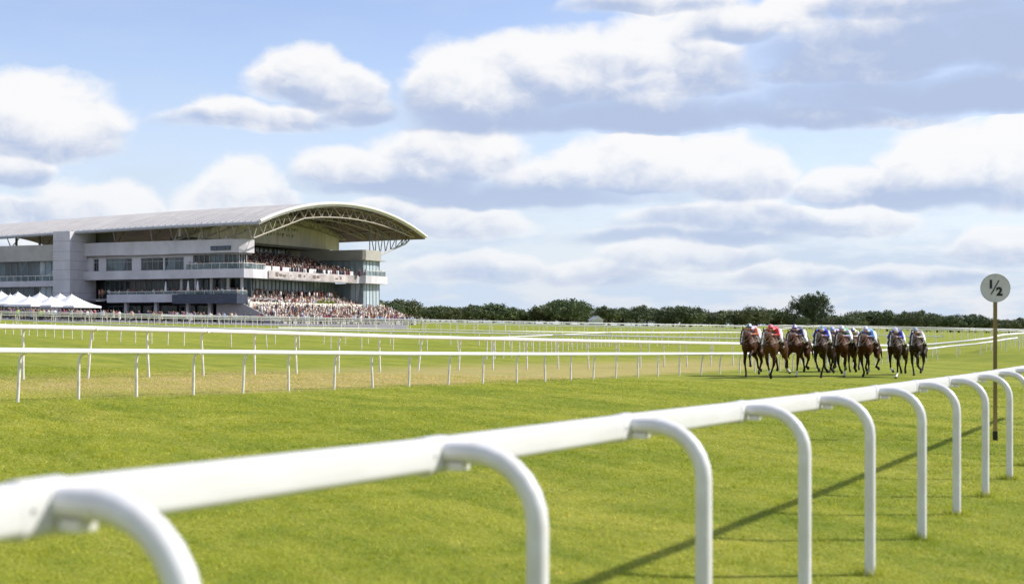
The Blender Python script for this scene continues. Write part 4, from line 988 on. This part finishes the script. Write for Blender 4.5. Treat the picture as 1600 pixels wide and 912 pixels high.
# ---- jockey, crouched over the withers
SKIN = mat('skin', (.48, .27, .19), .55, .12, 20.); SILK = attr_mat('racing_silk', 'silk', .45, .06, 12., .4, .3)
BREECH = mat('white_breeches', (.72, .72, .74), .7, .05, 10.); BOOT = mat('black_boot', (.012, .012, .014), .3, .2, 10., spec=.5); GOG = mat('dark_goggles', (.01, .012, .016), .1, .1, 5., spec=.6)
def jockey_meshes(v):
    """v: 0 head straight, 1 head lower and turned"""
    hx, hz_ = (.50, 1.835) if v == 0 else (.52, 1.81); hs = 0. if v == 0 else .03
    sh = 1.735; el = (.33, .265, 1.545); hand = (.56, .075, 1.575)
    body = chain([(-.27, 0, 1.72, .12, .10), (-.10, 0, 1.77, .11, .09), (.10, 0, 1.755, .13, .10), (.22, 0, 1.745, .12, .08), (.38, hs*.5, 1.775, .055, .055), (hx-.02, hs, hz_-.02, .06, .065)], .4)
    body += [(hx, hs, hz_, .073, .092, .105), (hx+.075, hs, hz_-.055, .045, .035, .05), (hx+.102, hs, hz_-.03, .013, .022, .02)]     # skull, jaw, nose
    body += [(hx-.01, hs+q*.077, hz_-.02, .012, .022, .032) for q in (-1, 1)]
    hands = []
    for s in (-1, 1):
        body += chain([(.20, s*.17, sh, .06, .06), (el[0], s*el[1], el[2], .040, .040), (.48, s*.10, 1.575, .027, .027)], .4)
        body += chain([(-.24, s*.10, 1.68, .095, .10), (.11, s*.265, 1.43, .058, .06), (-.16, s*.30, 1.17, .036, .04), (-.08, s*.315, 1.115, .035, .045), (.03, s*.32, 1.095, .03, .03)], .4)
        body += chain([(.485, s*.10, 1.575, .027, .030), (.535, s*.085, 1.575, .022, .038)], .3)
        for k in range(4):                                # four fingers closed round the rein, unequal, and the thumb on top
            zf = 1.602-.019*k; L = (.9, 1.0, .95, .78)[k]
            body += chain([(.545, s*.085, zf, .0095, .0095), (.545+.035*L, s*.080, zf, .0090, .0090), (.545+.042*L, s*(.080-.026*L), zf-.004, .0085, .0085), (.545+.012, s*.050, zf-.006, .008, .008)], .5)
        body += chain([(.51, s*.078, 1.608, .011, .011), (.545, s*.060, 1.618, .0105, .0105), (.575, s*.050, 1.613, .0095, .0095)], .5)
    silk = chain([(-.25, 0, 1.735, .135, .11), (-.10, 0, 1.785, .130, .108), (.08, 0, 1.775, .155, .115), (.21, 0, 1.755, .140, .098), (.32, hs*.3, 1.77, .072, .065)], .35)
    for s in (-1, 1): silk += chain([(.16, s*.13, 1.75, .085, .085), (.22, s*.19, 1.725, .078, .078), (el[0]-.01, s*el[1], el[2]+.01, .060, .06), (.38, s*.18, 1.57, .048, .048), (.465, s*.11, 1.573, .036, .036)], .35)
    br = chain([(-.30, 0, 1.70, .15, .13), (-.20, 0, 1.735, .135, .11)], .35)
    for s in (-1, 1): br += chain([(-.26, s*.09, 1.68, .118, .12), (-.08, s*.20, 1.56, .092, .095), (.11, s*.27, 1.43, .072, .074), (.04, s*.285, 1.345, .062, .062)], .35)
    boots = []
    for s in (-1, 1): boots.append(grow('boot', chain([(.055, s*.283, 1.36, .058, .058), (-.06, s*.295, 1.26, .054, .056), (-.155, s*.302, 1.17, .044, .048), (-.13, s*.315, 1.12, .045, .05), (.03, s*.325, 1.095, .04, .036), (.085, s*.325, 1.09, .026, .022)], .35), .011, 2))
    hel = [(hx+.004, hs, hz_+.035, .100, .118, .108), (hx-.02, hs, hz_+.012, .098, .108, .095)]; hel += [(hx+.085+.012*k, hs, hz_+.052-.006*k, .072-.008*k, .03, .010) for k in range(4)]
    h = grow('helmet', hel, .010, 2)
    go = MB(); a = [(hs+.082*math.sin(q), -(hx+.082*math.cos(q)-.004), hz_+.012) for q in np.linspace(-1.35, 1.35, 13)]; go.tube(a, [.016]*3+[.024]*7+[.016]*3, 8)
    me = grow('jockey_body', body, .0075, 1); me.materials.append(SKIN)
    sk = grow('silks', silk, .012, 3); sk.materials.append(SILK)
    bm_ = grow('breeches', br, .012, 3); bm_.materials.append(BREECH)
    for b_ in boots: b_.materials.append(BOOT)
    h.materials.append(SILK)
    return dict(body=me, silks=sk, breeches=bm_, boots=boots, helmet=h, goggles=go.mesh('goggles', GOG), hand=hand, el=el, sh=sh, hx=hx, hz=hz_)
JM = [jockey_meshes(0), jockey_meshes(1)]
def recolour(me, fn):
    q = me.copy(); c = coords(q); P = np.stack([-c[:, 1], c[:, 0], c[:, 2]], 1); set_col(q, 'silk', fn(P)); return q
def jockey(loc, rz, v, body_c, sleeve_c, cap_c, cap2_c, pattern, label, sc):
    J = JM[v]; t = empty('jockey', loc, rz, label, 'person', 'jockeys riding in the race'); t.scale = (sc,)*3
    link('body', J['body'], t)
    def silk(P):
        col = np.tile(np.array(body_c), (len(P), 1)); arm = np.zeros(len(P), bool)
        for s in (-1, 1):
            d, q = seg_d(P, (.22, s*.19, 1.725), (.32, s*.265, 1.555)); d2, q2 = seg_d(P, (.32, s*.265, 1.555), (.46, s*.11, 1.573)); arm |= (d < .095) | (d2 < .08)
        col[arm] = sleeve_c
        if pattern == 'sash': col[(~arm) & (np.abs(P[:, 0]-.02-P[:, 1]*.8) < .06)] = sleeve_c
        if pattern == 'halves': col[(~arm) & (P[:, 1] > 0)] = cap_c
        if pattern == 'spots': col[(~arm) & (np.sin(P[:, 0]*38)*np.sin(P[:, 1]*38)+.4*np.sin(P[:, 2]*30) > .45)] = sleeve_c
        if pattern == 'hoop': col[arm & (np.abs(P[:, 2]-1.66) < .035)] = body_c
        return col
    link('silks', recolour(J['silks'], silk), t); link('breeches', J['breeches'], t)
    for b_ in J['boots']: link('boot', b_, t)
    link('helmet', recolour(J['helmet'], lambda P: np.where(((np.abs(P[:, 1]) < .035) | (P[:, 2] < J['hz']+.035))[:, None], np.array(cap2_c), np.array(cap_c))), t)
    link('goggles', J['goggles'], t)
BAY = (.060, .0205, .0075); DBAY = (.026, .0105, .005); CH = (.074, .028, .0095); BROWN = (.020, .010, .006); BLACKH = (.018, .013, .012)
RED = (.62, .02, .04); WHT = (.78, .78, .80); NAV = (.02, .025, .10); ROY = (.05, .06, .48); LIL = (.52, .47, .75); ORG = (.75, .20, .08); TEAL = (.04, .18, .26); PINK = (.80, .22, .30); GRN = (.12, .42, .18)
LBL = (.16, .36, .72); MAR = (.16, .05, .07); GRB = (.30, .38, .50); LIME = (.55, .62, .15); PUR = (.18, .10, .42); BLK_ = (.02, .02, .03); PALE = (.70, .66, .62)
FIELD = [  # column, row of the feet, gait, coat, head lift, socks, blaze, silks...
 (1177, 588, 0, BAY, .05, (), .9, 0, LIL, ORG, WHT, TEAL, 'sash', False, 'bay racehorse with a broad white blaze, leftmost of the field', 'jockey in lilac and orange silks with a white and teal cap'),
 (1210, 591, 1, CH, .02, (0, 3), 1.2, 1, RED, RED, PINK, RED, '', True, 'chestnut racehorse ridden by the jockey in red', 'jockey in plain red silks with a pink cap and white breeches'),
 (1248, 588, 4, BAY, -.02, (1,), .7, 0, NAV, NAV, WHT, PUR, 'spots', False, 'bay racehorse third from the left, stretching out a foreleg', 'jockey in dark navy silks with a white and purple cap, third from the left'),
 (1286, 589.5, 2, DBAY, .0, (), .8, 1, ROY, ROY, TEAL, WHT, '', False, 'dark bay racehorse ridden by the jockey in bright royal blue', 'jockey in bright royal blue silks with a teal and white cap'),
 (1306, 582, 3, BLACKH, .0, (), 1.3, 0, PUR, LBL, LIL, LBL, 'halves', False, 'nearly black racehorse with a white face at the back left of the central bunch', 'jockey in purple and pale blue halved silks, back left of the central bunch'),
 (1320, 588, 1, BAY, .0, (1, 2), .4, 0, GRN, LIL, WHT, LIL, 'hoop', True, 'bay racehorse at the front of the central bunch', 'jockey in green silks with lilac sleeves at the front of the central bunch'),
 (1335, 581, 0, CH, .03, (), .6, 1, LIME, WHT, WHT, ROY, '', True, 'chestnut racehorse half hidden at the back right of the central bunch', 'jockey in lime green silks with white sleeves behind the central bunch'),
 (1358, 588, 3, BAY, -.02, (), .6, 0, LBL, LBL, WHT, LIL, 'sash', False, 'bay racehorse just right of the central bunch', 'jockey in light blue silks with a white and lilac cap'),
 (1402, 590, 2, DBAY, .02, (0, 1), .9, 1, NAV, ROY, LIL, WHT, '', False, 'dark bay racehorse with white fore socks, second from the right', 'jockey in navy silks with royal blue sleeves and a pale lilac cap'),
 (1434, 586, 0, BROWN, .03, (), .35, 0, MAR, PALE, GRB, GRB, '', False, 'dark brown racehorse with little white, rightmost of the field', 'jockey in maroon silks with pale sleeves and a grey blue cap, rightmost rider'),
]
HEAD = -math.atan2(.436, .90)
rh = random.Random(9)
for i, (px, row, gi, coat, dz, socks, blz, v, c1, c2, k1, k2, pat, nb, hl, jl) in enumerate(FIELD):
    p = ground_at(px, row); rz = HEAD-R(1)+rh.uniform(-.07, .07); sc = 1.02 if row > 585 else 1.0
    t = empty('racehorse', p, rz, hl, 'horse', 'racehorses galloping towards the viewer'); t.scale = (sc,)*3
    me, hd, nk, dz = make_horse(GAITS[gi], coat, dz, socks, blz, i); link('body', me, t)
    horse_tack(t, hd, nk, dz, SADC if i % 2 == 0 else SADD, JM[v]['hand'], nb)
    jockey(p, rz, v, c1, c2, k1, k2, pat, jl, sc)

# ------------------------------------------------------------------ people
def people_mat():
    m = bpy.data.materials.new('spectator'); m.use_nodes = True; nt = m.node_tree; b = NB(nt); p = nt.nodes['Principled BSDF']
    a = b.n('ShaderNodeAttribute', attribute_name='zone'); oi = b.n('ShaderNodeObjectInfo'); sp = b.n('ShaderNodeSeparateColor'); nt.links.new(a.outputs['Color'], sp.inputs[0])
    leg = b.mix(b.m('GREATER_THAN', oi.outputs['Random'], .6), (.025, .028, .045), (.16, .14, .11))
    c = b.mix(sp.outputs[0], leg, oi.outputs['Color']); c = b.mix(sp.outputs[1], c, (.46, .27, .20))
    hair = b.mix(b.m('GREATER_THAN', oi.outputs['Random'], .35), (.30, .20, .10), (.03, .02, .015)); c = b.mix(sp.outputs[2], c, hair)
    nt.links.new(c, p.inputs['Base Color']); p.inputs['Roughness'].default_value = .8; return m
PEOPLE = people_mat()
def person_mesh(kind):
    """standing figure, 1.72 m: kind changes the arms, the skirt and the hat"""
    B = chain([(0, 0, .95, .16, .11), (0, 0, 1.12, .14, .10), (.0, 0, 1.34, .17, .11), (0, 0, 1.45, .13, .08), (.01, 0, 1.52, .05, .055), (.015, 0, 1.56, .05, .055)], .35)+[(.02, 0, 1.63, .073, .09, .112), (.11, 0, 1.615, .014, .02, .018)]
    for s in (-1, 1):
        B += chain([(0, s*.09, .93, .095, .10), (.02, s*.10, .50, .062, .065), (-.01, s*.10, .10, .042, .045), (.09, s*.11, .04, .04, .05, )], .4)
        if kind == 1: B += chain([(0, s*.18, 1.40, .06, .06), (.04, s*.26, 1.16, .045, .045), (.24, s*.12, 1.22, .035, .035), (.30, s*.08, 1.25, .035, .04)], .4)
        elif kind == 2 and s == 1: B += chain([(0, s*.18, 1.40, .06, .06), (.10, s*.30, 1.42, .045, .045), (.17, s*.18, 1.60, .035, .035), (.16, s*.12, 1.66, .03, .04)], .4)
        else: B += chain([(0, s*.18, 1.40, .06, .06), (-.01, s*.235, 1.14, .045, .045), (.05, s*.24, .90, .033, .033), (.07, s*.235, .82, .025, .04)], .4)
    if kind == 3: B += [(0, 0, .95-.07*k, .15+.014*k, .13+.014*k, .06) for k in range(8)]
    me = grow('person', B, .024, 2); c = coords(me); z = c[:, 2]; col = np.zeros((len(c), 3))
    top = (z > .93) & (z < 1.50); col[top, 0] = 1
    if kind == 3: col[(z > .45) & (z < 1.5), 0] = 1
    arm = (np.abs(c[:, 0]) > .19) & (z < (.90 if kind != 3 else 1.2)); col[arm] = (0, 1, 0)
    col[(z > 1.50)] = (0, 1, 0); col[(z > 1.655) | ((z > 1.55) & (c[:, 1] > .01))] = (0, 0, 1)
    set_col(me, 'zone', col); me.materials.append(PEOPLE); return me
PM = [person_mesh(k) for k in range(4)]
TOPS = {'white': (.72, .71, .70), 'cream': (.62, .55, .42), 'black': (.02, .02, .022), 'navy': (.025, .035, .09), 'pale blue': (.30, .42, .60), 'red': (.48, .03, .04), 'pink': (.65, .25, .32), 'dark grey': (.09, .09, .10), 'maroon': (.14, .025, .04), 'tan': (.36, .24, .14), 'purple': (.16, .06, .24)}
WEIGHT = ['white', 'white', 'white', 'black', 'black', 'navy', 'navy', 'dark grey', 'cream', 'pale blue', 'red', 'pink', 'maroon', 'tan', 'purple', 'maroon']
rp = random.Random(31)
def person(x, y, z, face, where, group, colour=None, label=None):
    c = colour or rp.choice(WEIGHT); k = rp.choice([0, 0, 1, 2, 3])
    o = link('person', PM[k]); o.location = (x, y, z); o.rotation_euler = (0, 0, face); s = rp.uniform(.93, 1.05); o.scale = (s, s, s)
    o.color = (*TOPS.get(c, (.55, .75, .05)), 1); what = 'dress' if k == 3 else 'top'
    tag(o, label or f'spectator in a {c} {what} {where}', 'person', group); return o
def spread(n, fn, where, group, gap=.5):
    L = []; tries = 0
    while len(L) < n and tries < n*60:
        tries += 1; x, y, z = fn()
        if all((x-a)**2+(y-b_)**2 > gap*gap for a, b_ in L): L.append((x, y)); person(x, y, z, rp.uniform(-1.2, 1.2), where, group)
def lawn(p0, p1, y0, y1):
    def f(): px = rp.uniform(p0, p1); y = rp.uniform(y0, y1); x = (px-800)/F*y; return x, y, gz(x, y)
    return f
spread(88, lawn(-12, 150, 198, 221), 'among the white marquees', 'spectators round the marquees', .55)
spread(44, lawn(132, 290, 205, 226), 'on the lawn between the marquees and the pillars', 'spectators on the lawn', .6)
spread(30, lawn(285, 425, 207, 228), 'on the lawn below the dark blue balcony', 'spectators below the balcony', .7)
def terrace_foot():
    x = rp.uniform(8.8, 11.5); y = rp.uniform(1., 47.); p = gl(x, y); return p.x, p.y, gz(p.x, p.y)
spread(60, terrace_foot, 'at the foot of the packed terrace', 'spectators at the foot of the terrace', .6)
def on_balcony():
    x = rp.uniform(-30, .2); y = rp.uniform(.9, 2.4) if x < -12 else rp.uniform(-1.2, 1.8); p = gl(x, y); return p.x, p.y, GZ+4.2
spread(56, on_balcony, 'on the lower balcony of the grandstand', 'spectators on the lower balcony', .5)
def on_upper():
    x = rp.uniform(-10, .4); y = rp.uniform(-.1, .7) if x < -1 else rp.uniform(1., 5); p = gl(x, y); return p.x, p.y, GZ+8.7
spread(14, on_upper, 'on the upper corner balcony of the grandstand', 'spectators on the upper corner balcony', .5)
HV = (.55, .72, .05)
for px, y, lb in ((28, 194, 'steward in a yellow green jacket at the lawn fence, near the left edge'), (63, 195, 'steward in a yellow green jacket at the lawn fence, between two front marquees')):
    x = (px-800)/F*y; person(x, y, gz(x, y), .1, '', 'stewards at the lawn fence', 'hi-vis', lb)

# the packed tiers, one mass
CROWDM = attr_mat('crowd_clothes', 'clothes', .85, .1, 2.)
def crowd():
    rng = np.random.default_rng(77); iv, if_ = ICO1
    body = iv*np.array([.20, .15, .36])+np.array([0, 0, .36]); sho = iv*np.array([.23, .13, .14])+np.array([0, 0, .60]); head = iv*np.array([.095, .105, .13])+np.array([0, .0, .86])
    nb = len(iv); V = []; Fc = []; Cc = []; o = 0
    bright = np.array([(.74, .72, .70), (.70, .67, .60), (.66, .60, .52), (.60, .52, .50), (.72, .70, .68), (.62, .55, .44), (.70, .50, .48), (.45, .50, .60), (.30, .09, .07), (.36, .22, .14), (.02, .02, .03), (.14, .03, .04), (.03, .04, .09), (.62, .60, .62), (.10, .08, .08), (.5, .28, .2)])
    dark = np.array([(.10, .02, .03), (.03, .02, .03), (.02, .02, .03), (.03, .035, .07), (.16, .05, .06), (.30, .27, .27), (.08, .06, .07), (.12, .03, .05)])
    skin = np.array([.46, .27, .20]); hair = np.array([(.03, .02, .015), (.12, .07, .04), (.28, .2, .1), (.6, .58, .55)])
    def put(x, y, z, s, pal):
        nonlocal o
        c = pal[rng.integers(len(pal))]*rng.uniform(.8, 1.15); hc = hair[rng.integers(4)]; a = rng.uniform(-.6, .6); ca, sa = math.cos(a), math.sin(a)
        P = gl(x, y)
        for part, colr in ((body, c), (sho, c), (head, None)):
            q = part*s; q = np.stack([q[:, 0]*ca-q[:, 1]*sa, q[:, 0]*sa+q[:, 1]*ca, q[:, 2]], 1)
            q = np.stack([q[:, 0]*ey.x+q[:, 1]*ex.x+P.x, q[:, 0]*ey.y+q[:, 1]*ex.y+P.y, q[:, 2]+z+GZ], 1)
            V.append(q); Fc.append(if_+o); o += nb
            Cc.append(np.tile(colr, (nb, 1)) if colr is not None else np.where(((iv[:, 2] > .35) | (iv[:, 1] < -.3))[:, None], hc, skin))
    for i in range(16):                                    # lower terrace
        x = -4.05+(i+.5)*.78; z = 4.7-i*.30; y = .9+(.12*(i-7) if i > 7 else 0)
        if i == 7: continue
        while y < 47.2+.02*i:
            if rng.random() < .93: put(x+rng.normal(0, .08), y+rng.normal(0, .05), z+rng.uniform(-.05, .12), rng.uniform(.82, 1.02)*(1.3 if rng.random() < .4 else 1.0), bright)
            y += rng.uniform(.38, .52)
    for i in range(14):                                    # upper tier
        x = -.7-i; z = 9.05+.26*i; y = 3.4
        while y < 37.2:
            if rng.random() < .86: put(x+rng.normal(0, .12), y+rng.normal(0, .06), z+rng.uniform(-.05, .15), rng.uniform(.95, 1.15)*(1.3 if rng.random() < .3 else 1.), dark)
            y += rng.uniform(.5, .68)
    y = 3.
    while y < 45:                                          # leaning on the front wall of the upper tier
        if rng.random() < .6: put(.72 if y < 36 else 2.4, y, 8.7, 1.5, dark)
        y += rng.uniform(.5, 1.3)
    for i in range(80): put(rng.uniform(-3.6, -1), rng.uniform(1.8, 37.5), 4.7, 1.25, bright)
    me = bpy.data.meshes.new('crowd'); me.from_pydata(np.concatenate(V).tolist(), [], np.concatenate(Fc).tolist()); set_col(me, 'clothes', np.concatenate(Cc)); me.materials.append(CROWDM)
    me.polygons.foreach_set('use_smooth', [True]*len(me.polygons))
    tag(link('crowd', me), 'packed crowd filling both seating tiers of the grandstand', 'crowd', kind='stuff')
crowd()

# closed parasols on the lower balcony, planters on the terrace
def parasol(px, y, label):
    x = fx(px, y); p = gl(x, y); t = empty('parasol', (p.x, p.y, GZ+4.2), 0, label, 'parasol', 'closed white parasols on the lower balcony')
    m = MB(); m.tube([(0, 0, 0), (0, 0, 2.9)], .03, 6); m.build('pole', GALV, t)
    m = MB(); m.lathe([(.0, 2.95), (.06, 2.8), (.13, 2.3), (.22, 1.55), (.30, .95), (.24, .9)], 10); m.build('canopy', TENT, t)
    m = MB(); m.lathe([(.0, .0), (.3, .0), (.3, .07), (.04, .1)], 12); m.build('base', DARK, t)
parasol(259, .2, 'closed white parasol, leftmost of three on the lower balcony'); parasol(294, -.9, 'closed white parasol, middle of three on the lower balcony'); parasol(309, -1., 'closed white parasol, rightmost of three, above the dark blue fascia')
def planter(y0, y1, label, tint):
    p = gl(1.45, (y0+y1)/2); t = empty('planter', (p.x, p.y, GZ+2.6), GA, label, 'planter', 'planted boxes along the terrace aisle')
    L = (y1-y0)/2; m = MB(); m.box(-.25, .25, -L, L, -.1, .55); m.build('box', GREY, t)
    v = []; rg = np.random.default_rng(int(y0*10)); N = int(260*L); ctr = np.stack([rg.normal(0, .2, N), rg.uniform(-L, L, N), .6+np.abs(rg.normal(0, .38, N))], 1)
    a = rg.normal(size=(N, 3)); a /= np.linalg.norm(a, axis=1)[:, None]; b_ = np.cross(a, rg.normal(size=(N, 3))); b_ /= np.linalg.norm(b_, axis=1)[:, None]
    s = .16; link('foliage', quads_mesh('foliage', np.stack([ctr-a*s, ctr+b_*s*.6, ctr+a*s, ctr-b_*s*.6], 1), np.clip(rg.normal(.5, .3, N), 0, 1), tint), t)
HEDGE = leaf_mat('flowering_leaves', (.12, .20, .03), (.42, .42, .06))
planter(23., 28.5, 'long box of yellow green plants halfway along the terrace aisle', HEDGE); planter(40., 45.5, 'box of bright green plants near the far end of the terrace aisle', HEDGE)
